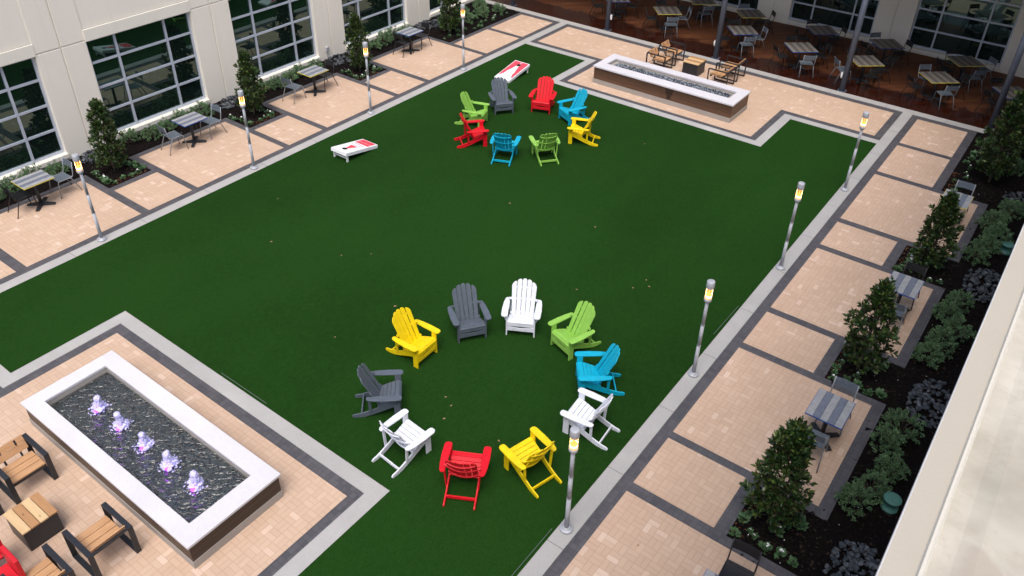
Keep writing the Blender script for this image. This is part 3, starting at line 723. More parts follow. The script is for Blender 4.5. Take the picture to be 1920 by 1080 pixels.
def jet(x, seed):
    rnd = random.Random(seed); mb = MB()
    bm = bmesh.new()
    def blob(c, s, sub=2, amp=.35):
        m = bmesh.ops.create_icosphere(bm, subdivisions=sub, radius=1.)['verts']
        for v in m:
            k = 1+amp*mn.noise(v.co*2.3+Vector(c)*9+Vector((seed*3.1, 0, 0)))
            v.co = Vector((v.co.x*s[0]*k, v.co.y*s[1]*k, v.co.z*s[2]*k))+Vector(c)
    h = rnd.uniform(.26, .33); lx, ly = rnd.uniform(-.02, .02), rnd.uniform(-.02, .02)
    blob((x+lx*.5, JY+ly*.5, .41+h*.42), (.062, .060, h*.5), 4, .5)
    blob((x+lx, JY+ly, .41+h*.86), (.058, .056, .066), 3, .45)
    blob((x, JY, .44), (.105, .10, .07), 4, .8)
    for k in range(46):
        a = rnd.uniform(0, 6.28); d_ = rnd.uniform(.03, .13); s = rnd.uniform(.010, .032)
        blob((x+d_*math.cos(a), JY+d_*math.sin(a), .415+rnd.uniform(0, .16)*max(0, 1-d_/.13)), (s, s*rnd.uniform(.6, 1), s*rnd.uniform(.5, 1.4)), 2, .8)
    for k in range(60):
        a = rnd.uniform(0, 6.28); d_ = rnd.uniform(.05, .20); s = rnd.uniform(.003, .007)
        blob((x+d_*math.cos(a), JY+d_*math.sin(a), .42+rnd.uniform(0, .22)*max(0, 1-d_/.22)), (s, s, s*1.3), 1, 0)
    for k in range(26):
        a = rnd.uniform(0, 6.28); d_ = rnd.uniform(.12, .2); s = rnd.uniform(.006, .022)
        blob((x+d_*math.cos(a), JY+d_*math.sin(a), .417), (s*(.4+abs(math.sin(a))), s*(.4+abs(math.cos(a))), .004), 1, .8)
    me = bpy.data.meshes.new('water_jet'); bm.to_mesh(me); bm.free(); me.materials.append(T['foam'])
    for p_ in me.polygons: p_.use_smooth = True
    for v in me.vertices: v.co -= Vector(fo)
    ob = bpy.data.objects.new('water_jet', me); COL.objects.link(ob); ob.parent = F
    q = MB(); q.lathe([(.02, .425), (.034, .432), (.036, .45), (.02, .468)], (x+.052, JY-.088), 12); q.build('underwater_light', T['led'], ob, fo)
    L = bpy.data.lights.new('fountain_lamp', 'SPOT'); L.energy = 1.0; L.color = (.50, .12, 1.); L.shadow_soft_size = .02; L.spot_size = math.radians(48); L.spot_blend = .8
    lo_ = bpy.data.objects.new('fountain_lamp', L); COL.objects.link(lo_); lo_.parent = ob; lo_.location = Vector((x+.14, JY-.2, .44))-Vector(fo); lo_.rotation_euler = Vector((.14, -.2, -.03)).to_track_quat('Z', 'Y').to_euler()
for k, x in enumerate(JX): jet(x, k+1)

P, po = basin('fire_pit', 'long fire pit with white stone coping, brown timber sides and crushed dark glass', 'fire pit', -13.15, -8.14, 22.44, 23.79, .62, -12.86, -8.46, 22.86, 23.46, .055, T['clad'])
mb = MB(); mb.box(-12.9, -8.42, 22.82, 23.5, .1, .5); mb.build('tray', T['plinth'], P, po)
tag(stones(3300, -12.70, -8.60, 22.92, 23.36, .525, .012, .032, .9, 1, seed=9).build('glass_pebbles', T['fireglass'], P, po), kind='stuff')
mb = MB(); 
for q in ([(-10.45, .50), (-10.38, .53), (-10.30, .50), (-10.22, .54), (-10.16, .47), (-10.2, .42), (-10.17, .36), (-10.25, .33), (-10.22, .20), (-10.38, .17), (-10.38, .33), (-10.46, .38), (-10.42, .43)],):
    mb.prism(q[::-1], .0015, 'y', 22.4735)
mb.build('knot_stain', T['cladwet'], P, po)

# ---------------------------------------------------------------- lounge chairs / wooden cube tables
def make_lounge():
    r_ = empty('lounge_chair', (0, 0, 0))     # faces +y, width .70, depth .72
    for sg in (1, -1):
        x0, x1 = sorted((sg*.35, sg*.27)); mb = MB(); t = .022
        pts_o = [(.36, .0), (.36, .60), (-.36, .60), (-.36, .0)]
        mb.box(x0, x1, -.36, .36, .578, .60); mb.box(x0, x1, -.36, .36, .0, .022)
        mb.box(x0, x1, .338, .36, .022, .578); mb.box(x0, x1, -.36, -.338, .022, .578)
        mb.build('side_frame', T['blackmetal'], r_, bevel=.004)
    mb = MB()
    for k in range(3):
        y1 = .305-k*.148; mb.box(-.268, .268, y1-.136, y1, .375, .40)
    mb.build('seat', T['cedarx'], r_, bevel=.003)
    mb = MB(); mb.box(-.27, .27, .26, .30, .31, .373); mb.build('seat_rail', T['blackmetal'], r_, bevel=.003)
    mb = MB(); mb.box(-.27, .27, -.16, -.12, .33, .373); mb.build('seat_rail', T['blackmetal'], r_, bevel=.003)
    for x in (-.13, .13): mb = MB(); mb.bar((x, -.165, .35), (x, -.30, .64), .03, .02); mb.build('back_strut', T['blackmetal'], r_)
    mb = MB(); mb.box(-.27, .27, -.36, -.315, .575, .60); mb.build('back_bar', T['blackmetal'], r_, bevel=.003)
    mb = MB(); a = Vector((0, -.20, .44)); d = Vector((0, -.11, .21)).normalized()
    for k in range(2):
        p = a+d*(k*.125); mb.bar(p, p+d*.118, .534, .02)
    mb.build('backrest', T['cedarx'], r_, bevel=.003)
    return r_
lg = make_lounge(); first = [True]
def lounge(x, y, rz, label):
    o = lg if first[0] else copy_tree(lg); first[0] = False
    o.location = (x, y, .004); o.rotation_euler.z = rz; tag(o, label, 'lounge chair', 'timber and black metal lounge chairs')
H = math.pi/2
lounge(-11.63, 2.49, -H, 'wooden lounge chair with black sides left of the small table, by the fountain')
lounge(-11.63, 1.60, -H, 'wooden lounge chair cut by the left edge, only a dark side showing')
lounge(-9.31, 2.52, H, 'reddish timber lounge chair facing the small table beside the fountain')
lounge(-9.31, 1.60, H, 'timber lounge chair at bottom edge next to the red seats')
lounge(-11.98, 24.98, -H, 'wooden lounge chair behind the fire pit, nearer of the left pair')
lounge(-11.98, 25.86, -H, 'wooden lounge chair behind the fire pit, farther of the left pair by the deck')
lounge(-9.68, 25.05, H, 'wooden lounge chair right of the cube table, nearer of the pair facing left')
lounge(-9.68, 25.93, H, 'wooden lounge chair right of the cube table, farther of the pair by the deck post')
def cube_table(x0, x1, y0, y1, z, label, light):
    off = ((x0+x1)/2, (y0+y1)/2, 0); r_ = empty('cube_table', off, 0, label, 'side table')
    mb = MB(); mb.box(x0+.015, x1-.015, y0+.015, y1-.015, .012, z-.03); mb.build('body', T['blackmetal'], r_, off, bevel=.004)
    n = 4; wd = (y1-y0)/n
    for k in range(n):
        pass
    mb = MB()
    for k in range(n): mb.box(x0, x1, y0+k*wd+.004, y0+(k+1)*wd-.004, z-.028, z, (k+1) % 2)
    mb.build('tabletop', [T['cedar'], light], r_, off, bevel=.003)
lightw = mat_wood('pale_pine', (.62, .42, .21, 1), (.76, .56, .32, 1), (1.6, 24, 20), .5)
cube_table(-10.82, -10.23, 1.83, 2.38, .45, 'black cube side table with striped timber top beside the fountain', lightw)
cube_table(-11.14, -10.56, 25.05, 25.70, .47, 'black cube side table with pale timber top behind the fire pit', lightw)
def red_seat(x, y, label):
    r_ = empty('red_seat', (x, y, .004), 0, label, 'seat', 'red seats at the bottom left edge')
    mb = MB(); mb.box(-.21, .21, -.03, .03, .42, .80); mb.build('backrest', T['redp'], r_, bevel=.01)
    mb = MB(); mb.box(-.21, .21, -.48, -.035, .40, .45); mb.build('seat', T['redp'], r_, bevel=.01)
    for a in (-.19, .19):
        for b in (-.44, 0.): q = MB(); q.box(a-.015, a+.015, b-.015, b+.015, 0, .40); q.build('leg', T['blackmetal'], r_)
red_seat(-9.73, 1.50, 'red square backed seat nearest the timber chair at bottom left'); red_seat(-10.30, 1.52, 'red square backed seat cut by the left edge of the picture')

# ---------------------------------------------------------------- bistro sets
def make_table(wx, wy, n, edge_m, mats, base=True):
    r_ = empty('bistro_table', (0, 0, 0)); mb = MB(); e = .006; wd = (wx-2*e)/n
    for k in range(n): mb.box(-wx/2+e+k*wd+.002, -wx/2+e+(k+1)*wd-.002, -wy/2+e, wy/2-e, .715, .745, k % 2)
    top = mb.build('tabletop', mats, r_, bevel=.001)
    mb = MB(); mb.box(-wx/2, wx/2, -wy/2, -wy/2+e, .718, .738); mb.box(-wx/2, wx/2, wy/2-e, wy/2, .718, .738)
    mb.box(-wx/2, -wx/2+e, -wy/2+e, wy/2-e, .718, .738); mb.box(wx/2-e, wx/2, -wy/2+e, wy/2-e, .718, .738); mb.build('edge_band', edge_m, top)
    mb = MB(); mb.box(-.16, .16, -.16, .16, .69, .713); mb.lathe([(.04, .06), (.04, .69)], n=14); mb.build('pedestal', T['blackmetal'], r_)
    mb = MB()
    for a in (math.radians(45), math.radians(135)):
        d = Vector((math.cos(a), math.sin(a), 0)); L = .33; s = Vector((-d.y, d.x, 0))*.045
        for sg in (1, -1):
            q = [(-s, .0), (s, .0)]
            A = [mb.vert(v) for v in (Vector((0, 0, .015))-s, Vector((0, 0, .015))+s, Vector((0, 0, .085))+s*.8, Vector((0, 0, .085))-s*.8)]
            B = [mb.vert(v) for v in (d*L*sg+Vector((0, 0, .015))-s, d*L*sg+Vector((0, 0, .015))+s, d*L*sg+Vector((0, 0, .045))+s*.8, d*L*sg+Vector((0, 0, .045))-s*.8)]
            for i in range(4): mb.face((A[i], A[(i+1) % 4], B[(i+1) % 4], B[i])[::sg])
            mb.face(B[::sg])
    mb.build('foot', T['blackmetal'], r_); return r_
def make_bistro(frame, slat, solid=True):
    r_ = empty('bistro_chair', (0, 0, 0)); t = .0125   # faces +y
    for sg in (1, -1):
        x = sg*.205
        fl = [(x*1.14, .265, .0), (x, .215, .40), (x, .205, .432), (x, .180, .450), (x, .0, .438), (x, -.13, .435), (x, -.185, .455), (x, -.205, .50), (x, -.265, .82)]
        mb = MB(); mb.tube(fl, t, 8); mb.build('side_frame', frame, r_)
        mb = MB(); mb.tube([(x*1.0, -.10, .437), (x*1.03, -.14, .40), (x*1.18, -.30, 0)], t, 8); mb.build('rear_leg', frame, r_)
    mb = MB(); P = []
    n = 7
    for k in range(n):
        y0 = .195-k*.052; y1 = y0-.046
        f = lambda y: .448-.018*math.sin(max(0, min(1, (.2-y)/.36))*math.pi)
        mb.bar((0, y0, f(y0)), (0, y1, f(y1)), .40, .012)
    mb.build('seat', slat, r_)
    mb = MB()
    dz = Vector((0, -.06, .32)).normalized()
    for k in range(2):
        a = Vector((0, -.232, .645))+dz*(k*.088)
        xs = [-.205+.41*i/6 for i in range(7)]
        for x0, x1 in zip(xs, xs[1:]):
            c0 = -.02*(1-(x0/.205)**2); c1 = -.02*(1-(x1/.205)**2)
            A = [mb.vert((x0, a.y+c0, a.z)), mb.vert((x1, a.y+c1, a.z)), mb.vert((x1, a.y+c1+dz.y*.08, a.z+dz.z*.08)), mb.vert((x0, a.y+c0+dz.y*.08, a.z+dz.z*.08))]
            B = [mb.vert(mb.v[q]+Vector((0, -.01, 0))) for q in A]
            mb.face(A[::-1]); mb.face(B)
            for q in range(4): mb.face((A[q], A[(q+1) % 4], B[(q+1) % 4], B[q]))
    mb.build('backrest', slat, r_); return r_
tabs = {}
def table(x, y, rz, col, size, n, label, group):
    k = (col, size, n, group[0])
    if k in tabs: o = copy_tree(tabs[k])
    else:
        mats = [T['topa'], T['topb']] if size[0] < .8 else [T['topd'], T['topc']]  # large deck tables take the slats with shade painted in
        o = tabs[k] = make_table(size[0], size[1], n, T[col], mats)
    o.location = (x, y, .004); o.rotation_euler.z = rz; tag(o, label, 'table', group)
chs = {}
def chair(x, y, rz, kind, label, group):
    if kind in chs: o = copy_tree(chs[kind])
    else: o = chs[kind] = make_bistro(T['silver'] if kind == 'silver' else T['blackchair'], T['seatgrey'] if kind == 'silver' else T['blackchair'])
    o.location = (x, y, .004); o.rotation_euler.z = rz; tag(o, label, 'chair', group)
BG = 'small tables on the tan pavers'; CG = 'metal chairs at the small paver tables'
bt = (.64, .76)
table(-19.82, 7.09, 0, 'yellow', bt, 5, 'yellow edged slatted table nearest the left edge, below the window', BG)
table(-19.74, 11.52, 0, 'blue', bt, 5, 'blue edged slatted table between two silver chairs by the wall', BG)
table(-19.70, 16.06, 0, 'yellow', bt, 5, 'yellow edged slatted table between a silver and a black chair', BG)
table(-19.78, 20.68, 0, 'blue', bt, 5, 'farthest slatted table on the building side with two black chairs', BG)
table(-1.47, 6.95, 0, 'blue', bt, 5, 'slatted grey table cut off by the bottom edge with a black chair', BG)
table(-1.46, 11.53, 0, 'blue', bt, 5, 'blue edged slatted table with silver chairs in front of nearest tree at right', BG)
table(-1.44, 16.06, 0, 'blue', bt, 5, 'blue edged slatted table behind the second tree at right', BG)
table(-1.39, 20.55, 0, 'yellow', bt, 5, 'grey slatted table mostly hidden behind the third tree at right', BG)
chair(-19.95, 7.80, math.pi+.05, 'silver', 'silver chair at the nearest left yellow edged table', CG)
chair(-19.88, 6.70, 0, 'black', 'black chair tucked under the nearest left yellow edged table', CG)
chair(-19.80, 10.93, -.08, 'silver', 'silver chair on the near side of the blue edged table by the wall', CG)
chair(-19.76, 12.18, math.pi+.04, 'silver', 'silver chair on the far side of the blue edged table by the wall', CG)
chair(-19.80, 15.28, .12, 'silver', 'single silver chair by the wall beside the second yellow edged table', CG)
chair(-19.78, 16.60, math.pi, 'black', 'black chair under the second yellow edged table', CG)
chair(-19.80, 20.33, 0, 'black', 'black chair on the near side of the farthest table by the wall', CG)
chair(-19.78, 21.27, math.pi, 'black', 'black chair on the far side of the farthest table by the wall', CG)
chair(-1.43, 12.03, math.pi, 'silver', 'silver chair behind the blue edged table nearest the bottom right', CG)
chair(-1.49, 10.98, .04, 'silver', 'silver chair in front of the blue edged table nearest the bottom right', CG)
chair(-1.40, 16.60, math.pi, 'black', 'dark chair tucked under the middle table on the right', CG)
chair(-1.40, 15.48, 0, 'silver', 'silver chair half hidden by the second tree at right', CG)
chair(-1.36, 21.18, math.pi, 'silver', 'silver chair behind the table hidden by the third tree', CG)
chair(-1.46, 7.72, math.pi+.05, 'black', 'black chair at the bottom edge beside the nearest flower bed', CG)
# deck tables, turned about 41 degrees
A41 = math.radians(40.5)
DT = [(-13.71, 28.74, 'yellow', 'front deck table behind the left lounge chairs'), (-10.52, 28.54, 'blue', 'front deck table behind the right lounge chairs'),
      (-8.20, 28.22, 'blue', 'front deck table left of the middle post'), (-6.02, 28.42, 'yellow', 'front deck table behind the middle post'),
      (-3.69, 28.49, 'yellow', 'front deck table at the right end'), (-1.50, 28.70, 'blue', 'deck table cut by the right edge'),
      (-13.2, 30.72, 'yellow', 'back deck table cut by the top edge'), (-11.03, 30.48, 'yellow', 'back deck table by the leftmost visible pier'),
      (-8.24, 30.46, 'blue', 'back deck table below the left windows'), (-5.92, 30.55, 'blue', 'back deck table by the middle pier'),
      (-3.32, 30.59, 'yellow', 'back deck table below the right windows'), (-16.0, 28.75, 'blue', 'deck table beside the leftmost visible post')]
pat = ['sbks', 'sbks', 'sbkb', 'bskb', 'sbsb', 'sbkb', 'sbsb', 'kbsb', 'bbkb', 'bbsb', 'sbks', 'bbsb']
side = {0: 'near', 1: 'left', 2: 'far', 3: 'right'}
for i, (x, y, c_, l) in enumerate(DT):
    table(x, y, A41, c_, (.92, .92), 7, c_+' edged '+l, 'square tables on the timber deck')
    for k in range(4):
        a = A41-H-k*H                                 # directions: near, left, far, right
        kind = 'silver' if pat[i][k] == 's' else 'black'
        dd = .66+random.uniform(-.08, .1); jit = random.uniform(-.12, .12)
        cx_, cy_ = x+dd*math.cos(a), y+dd*math.sin(a)
        if cy_ > 31.9: continue
        chair(cx_, cy_, a+math.pi-H+jit, kind, '%s chair, %s side of the %s' % (kind, side[k], l), 'metal chairs on the timber deck')

# ---------------------------------------------------------------- plants
def leaf(mb, p, d, up, L, W):
    d = d.normalized(); s = d.cross(up)
    if s.length < 1e-3: s = d.cross(Vector((1, 0, 0)))
    s.normalize(); n = s.cross(d); m_ = p+d*L*.5+n*L*.06; t = p+d*L-n*L*.06
    i = [mb.vert(p), mb.vert(m_+s*W-n*W*.35), mb.vert(t), mb.vert(m_-s*W-n*W*.35), mb.vert(m_)]
    mb.face((i[0], i[1], i[4])); mb.face((i[1], i[2], i[4])); mb.face((i[2], i[3], i[4])); mb.face((i[3], i[0], i[4]))
def rdir(r_, zmin=-1.):
    while True:
        v = Vector((r_.uniform(-1, 1), r_.uniform(-1, 1), r_.uniform(zmin, 1)))
        if .1 < v.length < 1: return v.normalized()
def make_tree(seed, h=2.1, R=.50, clusters=230, per=15):
    r_ = random.Random(seed); root = empty('magnolia_tree', (0, 0, 0)); tk = MB()
    P = [Vector((0, 0, -.02))]
    for k in range(1, 9): P.append(Vector((r_.uniform(-.02, .02), r_.uniform(-.02, .02), h*.94*k/8)))
    tk.tube(P, .03, 8, rs=[.034-.0034*k for k in range(9)])
    cr = MB()
    lob = [(r_.uniform(0, 6.28), r_.uniform(.75, 1.25)) for _ in range(9)]
    for c in range(clusters):
        t = (c+.5)/clusters; z = h*(.10+.88*t); rad = R*(1-((t-.22)/.86)**2 if t > .22 else .72+t*1.27)
        rad = max(rad, .07); a = c*2.39996+r_.uniform(-.5, .5)
        l_ = lob[int(t*8.99)]; rad *= l_[1]**.3*(1+.16*math.cos(a-l_[0]))*r_.uniform(.75, 1.12)
        q = math.sqrt(r_.uniform(.12, 1.)); tip = Vector((rad*q*math.cos(a), rad*q*math.sin(a), z+.04*q))
        base = Vector((0, 0, max(.15, z-.22)))
        if c % 3 == 0: tk.tube([base, base.lerp(tip, .5)+Vector((0, 0, -.02)), tip], .006, 5, rs=[.011, .007, .003])
        ax = (tip-base).normalized()
        for j in range(per):
            dd = (rdir(r_)+ax*.9+Vector((0, 0, .25))).normalized(); s = r_.uniform(.075, .14)
            leaf(cr, tip-ax*r_.uniform(0, .11)+dd*.008, dd, rdir(r_), s, s*.23)
    for j in range(26):
        dd = (rdir(r_)+Vector((0, 0, 1.2))).normalized(); leaf(cr, Vector((0, 0, h*.95+r_.uniform(-.1, .04))), dd, rdir(r_), .10, .022)
    tk.build('trunk', T['bark'], root); cr.build('crown', T['leafdark'], root); return root
tp = [make_tree(11), make_tree(23, 2.0, .48), make_tree(37, 2.15, .54)]
usedt = set()
TR = [(-20.05, 9.22, 0, .97, 'dark magnolia between the two nearest windows on the left'), (-19.95, 13.80, 1, 1.0, 'dark magnolia beside the blue edged table by the wall'),
      (-19.90, 18.25, 2, .92, 'dark magnolia in front of the wall box'), (-19.85, 23.0, 0, 1.05, 'farthest dark magnolia along the building, by the deck'),
      (-1.50, 9.28, 0, 1.06, 'magnolia tree nearest the bottom right, beside the small table'), (-1.50, 13.75, 2, 1.0, 'second magnolia on the right, behind the silver chair'),
      (-1.32, 18.15, 1, 1.02, 'third magnolia on the right, in front of a grey table'), (-1.00, 23.6, 2, 1.22, 'tallest magnolia at the top right corner near the deck post'), (-.70, 25.6, 0, 1.1, 'magnolia behind the tall one at the right edge')]
for i, (x, y, k, s, l) in enumerate(TR):
    o = tp[k] if k not in usedt else copy_tree(tp[k]); usedt.add(k)
    o.location = (x, y, -.01); o.rotation_euler.z = i*1.3; o.scale = (s*.92, s*.92, s); tag(o, l, 'tree', 'young magnolia trees in the beds')
def make_shrub(seed, R=.33, h=.42, n=80, per=26, ls=.040):
    r_ = random.Random(seed); root = empty('round_shrub', (0, 0, 0)); cr = MB(); st = MB()
    for c in range(n):
        d = rdir(r_, 0.); q = r_.uniform(.55, 1.08); tip = Vector((d.x*R*q, d.y*R*q, .05+d.z*h*q))
        if c % 3 == 0: st.tube([(0, 0, -.02), tip*.6, tip], .004, 4)
        for j in range(per):
            dd = (rdir(r_)*1.0+d*.8+Vector((0, 0, .4))).normalized(); s = ls*r_.uniform(.7, 1.25); leaf(cr, tip+rdir(r_)*.035, dd, rdir(r_), s, s*.27)
    st.build('stems', T['bark'], root); cr.build('foliage', T['leafshrub'], root); return root
sp = [make_shrub(5), make_shrub(6, .36, .45), make_shrub(8, .30, .38)]; used = set()
SH = []
for gi, (grp, l) in enumerate((([10.38, 10.85, 11.45, 12.02, 12.55], 'row behind the nearest rocks'), ([14.85, 15.4, 15.95, 16.5, 17.05], 'row between the middle rock patches at right'),
              ([19.3, 19.85, 20.4, 20.95, 21.5, 22.05], 'row by the far round lid at right'))):
    for j, y in enumerate(grp): SH.append((-.36+.13*((j*7) % 3-1), y, '%s green shrub from the camera in the ' % ['first', 'second', 'third', 'fourth', 'fifth', 'sixth'][j]+l))
for b, l in ((5.9, 'nearest window on the left'), (10.4, 'second window on the left'), (15.0, 'third window on the left'), (19.5, 'fourth window on the left')):
    for j in range(5): SH.append((-21.05+.1*((j*5) % 3-1), b+j*.56, '%s shrub of the row below the %s' % (['first', 'second', 'middle', 'fourth', 'last'][j], l)))
for j, (x, y) in enumerate([(-20.6, 23.6), (-20.2, 24.4), (-20.9, 24.9), (-20.1, 25.3), (-20.7, 25.9), (-21.1, 26.3), (-20.0, 26.2), (-.6, 24.6), (-1.2, 26.1)]):
    SH.append((x, y, 'low shrub %s of the %s' % (['at the near end', 'left of centre', 'against the wall', 'in the middle', 'right of centre', 'in the far corner', 'beside the deck curb', 'beside the tall magnolia', 'behind the tall magnolia'][j], 'large bed by the deck' if j < 7 else 'right hand bed')))
for i, (x, y, l) in enumerate(SH):
    k = i % 3; o = sp[k] if k not in used else copy_tree(sp[k]); used.add(k)
    s = random.uniform(.78, 1.02); o.location = (x, y, 0); o.rotation_euler.z = random.random()*6.3; o.scale = (s, s, s*random.uniform(.9, 1.1))
    tag(o, l, 'shrub', 'round shrubs in the planting beds')
def make_flower(seed, fl):
    r_ = random.Random(seed); root = empty('bedding_plant', (0, 0, 0)); cr = MB()
    for j in range(34):
        a = r_.uniform(0, 6.28); e = r_.uniform(.1, 1.1); dd = Vector((math.cos(a)*math.cos(e), math.sin(a)*math.cos(e), math.sin(e))); s = r_.uniform(.05, .085)
        leaf(cr, dd*r_.uniform(.0, .05), dd, Vector((0, 0, 1)), s, s*.42)
    cr.build('leaves', T['leafsmall'], root); pt = MB()
    for k in range(fl):
        c = Vector((r_.uniform(-.06, .06), r_.uniform(-.06, .06), r_.uniform(.09, .14)))
        for j in range(5):
            dd = (rdir(r_)+Vector((0, 0, .6))).normalized(); leaf(pt, c, dd, rdir(r_), .035, .014)
    if fl: pt.build('flowers', T['petal'], root)
    return root
fp = [make_flower(1, 1), make_flower(2, 0), make_flower(3, 2), make_flower(4, 0)]; usedf = set(); cnt = 0
ORD = ['first', 'second', 'third', 'fourth', 'fifth', 'sixth', 'seventh', 'eighth', 'ninth', 'tenth', 'eleventh', 'twelfth', 'thirteenth', 'fourteenth']
def flowers(pts, row, what):
    global cnt
    for j, (x, y) in enumerate(pts):
        k = random.Random(cnt*7+1).choice((0, 1, 3, 1, 2)); cnt += 1
        o = fp[k] if k not in usedf else copy_tree(fp[k]); usedf.add(k)
        s = random.uniform(.65, 1.35); o.location = (x, y, -.01); o.rotation_euler.z = random.random()*6.3; o.scale = (s, s, s*random.uniform(.7, 1.2))
        tag(o, '%s %s of the %s in the %s' % (ORD[j], 'white flowering plant' if k in (0, 2) else 'leafy low plant', row, what), 'flower', 'low bedding plants in the '+what)
U = random.uniform
for y, nm in ((8.62, 'nearest left bed'), (13.12, 'second left bed'), (17.68, 'third left bed')):
    flowers([(-19.46+U(-.12, .04), y+.08+k*.20+U(-.05, .05)) for k in range(6)], 'paving row', nm)
    flowers([(-19.68-k*.21, y+.06+U(0, .16)) for k in range(4)], 'near row', nm)
    flowers([(-19.72-k*.22, y+1.08+U(-.12, .05)) for k in range(3)], 'far row', nm)
for y, nm in ((8.62, 'bottom right bed'), (13.12, 'second right bed'), (17.68, 'third right bed')):
    flowers([(-1.79+U(-.07, .12), y+.06+k*.2+U(-.05, .05)) for k in range(6)], 'paving row', nm)
    flowers([(-1.58+k*.22, y+.06+U(0, .2)) for k in range(4)], 'near row', nm)
    flowers([(-1.58+k*.24, y+1.08+U(-.14, .06)) for k in range(3)], 'far row', nm)
    flowers([(-1.3+U(-.2, .3), y+U(.3, .9)) for k in range(3)], 'inner row', nm)
flowers([(-19.47-U(0, .3), 22.4+k*.32) for k in range(13)], 'paving row', 'large bed by the deck')
flowers([(-19.9-U(0, 1.1), 22.5+k*.5) for k in range(8)], 'inner row', 'large bed by the deck')
flowers([(-1.78+U(0, .25), 22.4+k*.33) for k in range(12)], 'paving row', 'far right bed')
# leaf litter and wood chips
def litter(rects, n, name, m, seed, s0, s1, label):
    r_ = random.Random(seed); mb = MB()
    for k in range(n):
        a = rects[k % len(rects)]; x, y = r_.uniform(a[0], a[1]), r_.uniform(a[2], a[3]); s = r_.uniform(s0, s1)
        dd = Vector((r_.uniform(-1, 1), r_.uniform(-1, 1), r_.uniform(-.1, .35))).normalized(); leaf(mb, Vector((x, y, .006)), dd, Vector((0, 0, 1)), s, s*.3)
    tag(mb.build(name, m), label, 'litter', None, 'stuff')
R_ = [(-1.93, -1.72, a, a+1.28) for a in (8.6, 13.1, 17.65, 22.3)]+[(-19.5, -19.28, a, a+1.28) for a in (8.6, 13.1, 17.65)]
litter(R_, 420, 'leaf_litter', T['leafrust'], 5, .03, .055, 'rusty fallen leaves along the flower bed edges')
BEDS = [(-.72, .2, 8, 24)]*5+[(-1.9, -.75, a, a+1.22) for a in (8.62, 13.12, 17.68, 22.3)]+[(-21.4, -20.45, 6, 24)]*3+[(-20.45, -19.35, a, a+1.22) for a in (8.62, 13.12, 17.68, 22.3)]
litter(BEDS, 4200, 'wood_chips', T['chip'], 6, .03, .08, 'dark wood chips lying on the mulch')
litter(BEDS, 60, 'white_pebbles', T['petal'], 7, .02, .03, 'tiny pale pebbles scattered on the mulch')

# ---------------------------------------------------------------- rock patches, lids, small things
def patch(x, y, rx, ry, seed, label, n=230):
    f = lambda a, b: ((a-x)/rx)**2+((b-y)/ry)**2+.25*mn.noise(Vector((a*3, b*3, seed))) < 1
    mb = stones(n, x-rx*1.1, x+rx*1.1, y-ry*1.1, y+ry*1.1, .012, .025, .072, .65, 1, f, seed)
    tag(mb.build('rock_patch', T['basalt'], None, (x, y, 0)), label, 'rocks', 'dark rock patches in the mulch', 'stuff')
patch(-.12, 9.15, .40, .62, 1, 'dark rock patch at the bottom right beside the parapet', 330)
patch(-.10, 13.65, .40, .72, 2, 'dark rock patch level with the right hand blue table chair', 330)
patch(-.10, 18.3, .42, .72, 3, 'dark rock patch near the third magnolia on the right', 300)
patch(-.10, 22.9, .42, .6, 4, 'farthest dark rock patch on the right', 200)
patch(-21.15, 9.4, .42, .60, 5, 'dark rock patch at the wall behind the nearest left magnolia', 260)
patch(-21.15, 14.0, .42, .62, 6, 'dark rock patch at the wall behind the second left magnolia', 260)
patch(-21.15, 18.6, .42, .70, 7, 'dark rock patch at the wall below the wall box', 260)
patch(-21.15, 23.2, .42, .60, 8, 'dark rock patch at the wall near the last magnolia', 220)
def lid(x, y, label):
    r_ = empty('round_lid_box', (x, y, 0), 0, label, 'utility box', 'green round utility boxes in the mulch')
    mb = MB(); mb.lathe([(.135, -.02), (.135, .04), (.125, .04), (.125, .20), (.135, .20)], n=28); mb.build('body', T['lid'], r_)
    mb = MB(); mb.lathe([(.142, .20), (.142, .225), (.135, .232), (.05, .234)], n=28); mb.build('lid', T['lid'], r_)
lid(-.035, 10.72, 'green round utility lid beside the nearest shrubs on the right'); lid(.03, 20.1, 'small green round utility lid partly hidden at the right edge')
r_ = empty('wall_outlet_box', (-21.55, 18.30, .36), 0, 'small grey electrical box on the cream pier of the left building', 'electrical box')
mb = MB(); mb.box(.0, .07, -.06, .06, -.08, .08); mb.build('cover', T['box'], r_, bevel=.006); mb = MB(); mb.tube([(.02, 0, -.08), (.02, 0, -.36)], .012, 8); mb.build('conduit', T['box'], r_)
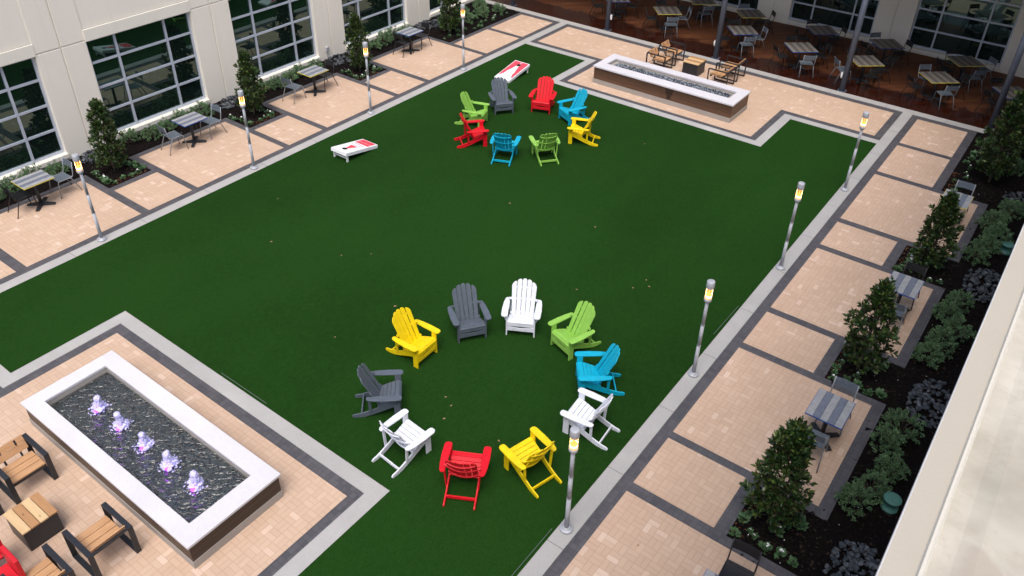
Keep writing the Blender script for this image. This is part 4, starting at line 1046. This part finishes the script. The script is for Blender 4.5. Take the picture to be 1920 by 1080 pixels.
for a, l in (((-4.21, 12.94, -4.19, 14.14), 'thin metal edging strip on the turf beside the second right lamp'), ((-4.20, 5.7, -4.19, 7.0), 'thin metal edging strip on the turf beside the nearest lamp base'), ((-11.22, 6.03, -9.89, 6.03), 'thin metal edging strip along the fountain patio curb')):
    mb = MB(); mb.bar((a[0], a[1], .024), (a[2], a[3], .024), .010, .010); o = mb.build('edging_strip', T['strip'], None, (a[0], a[1], 0)); tag(o, l, 'edging', 'loose metal edging strips')
LL = ['dry leaf in the middle of the lawn below the far circle', 'dry leaf alone at the left centre of the lawn', 'dry leaf on the lawn nearest the left curb', 'dry leaf on the lawn left of centre, one of a loose pair',
 'left leaf of the three right of the near circle', 'lower leaf of the three right of the near circle', 'right leaf of the three right of the near circle', 'highest of three leaves inside the near circle',
 'middle of three leaves inside the near circle', 'lowest of three leaves inside the near circle', 'dry leaf on the turf above the near circle', 'dry leaf beside the yellow chair at the bottom of the near circle',
 'dry leaf below the far yellow chair', 'dry leaf left of the yellow chair of the near circle', 'dry leaf behind the near yellow chair', 'dry leaf on the turf up left of the near yellow chair',
 'dark leaf on the pavers right of the nearest lamp', 'dry leaf on the pavers beside the fountain', 'dry leaf on the turf near the second left lamp', 'dry leaf on the tan pavers by the second left lamp', 'dry leaf on the turf far above the near circle']
LV = [(-10.58, 14.44), (-11.8, 10.66), (-14.03, 9.52), (-12.27, 10.15), (-6.21, 13.7), (-6.33, 13.31), (-6.02, 13.55), (-7.38, 8.19), (-7.19, 8.04), (-7.09, 7.72), (-7.24, 12.47), (-5.99, 7.94), (-9.51, 19.58), (-10.27, 8.11), (-9.3, 8.95), (-10.0, 9.6), (-2.93, 7.55), (-10.0, 3.02), (-15.4, 10.9), (-18.3, 13.6), (-8.3, 14.9)]
for i, (x, y) in enumerate(LV):
    rn = random.Random(i); mb = MB(); L = rn.uniform(.035, .06)
    for k in range(1):
        leaf(mb, Vector((0, 0, .004)), Vector((1, rn.uniform(-.3, .3), .15)), Vector((0, 0, 1)), L*1.25, L*.36)
    o = mb.build('fallen_leaf', T['leafdry'], None, (0, 0, 0)); o.location = (x, y, .024); o.rotation_euler.z = rn.random()*6.3
    tag(o, LL[i], 'leaf', 'fallen leaves on the ground')
# unused prototypes never placed are removed
for o in list(tp)+list(sp)+list(fp):
    if 'label' not in o:
        for c in list(o.children): bpy.data.objects.remove(c)
        bpy.data.objects.remove(o)
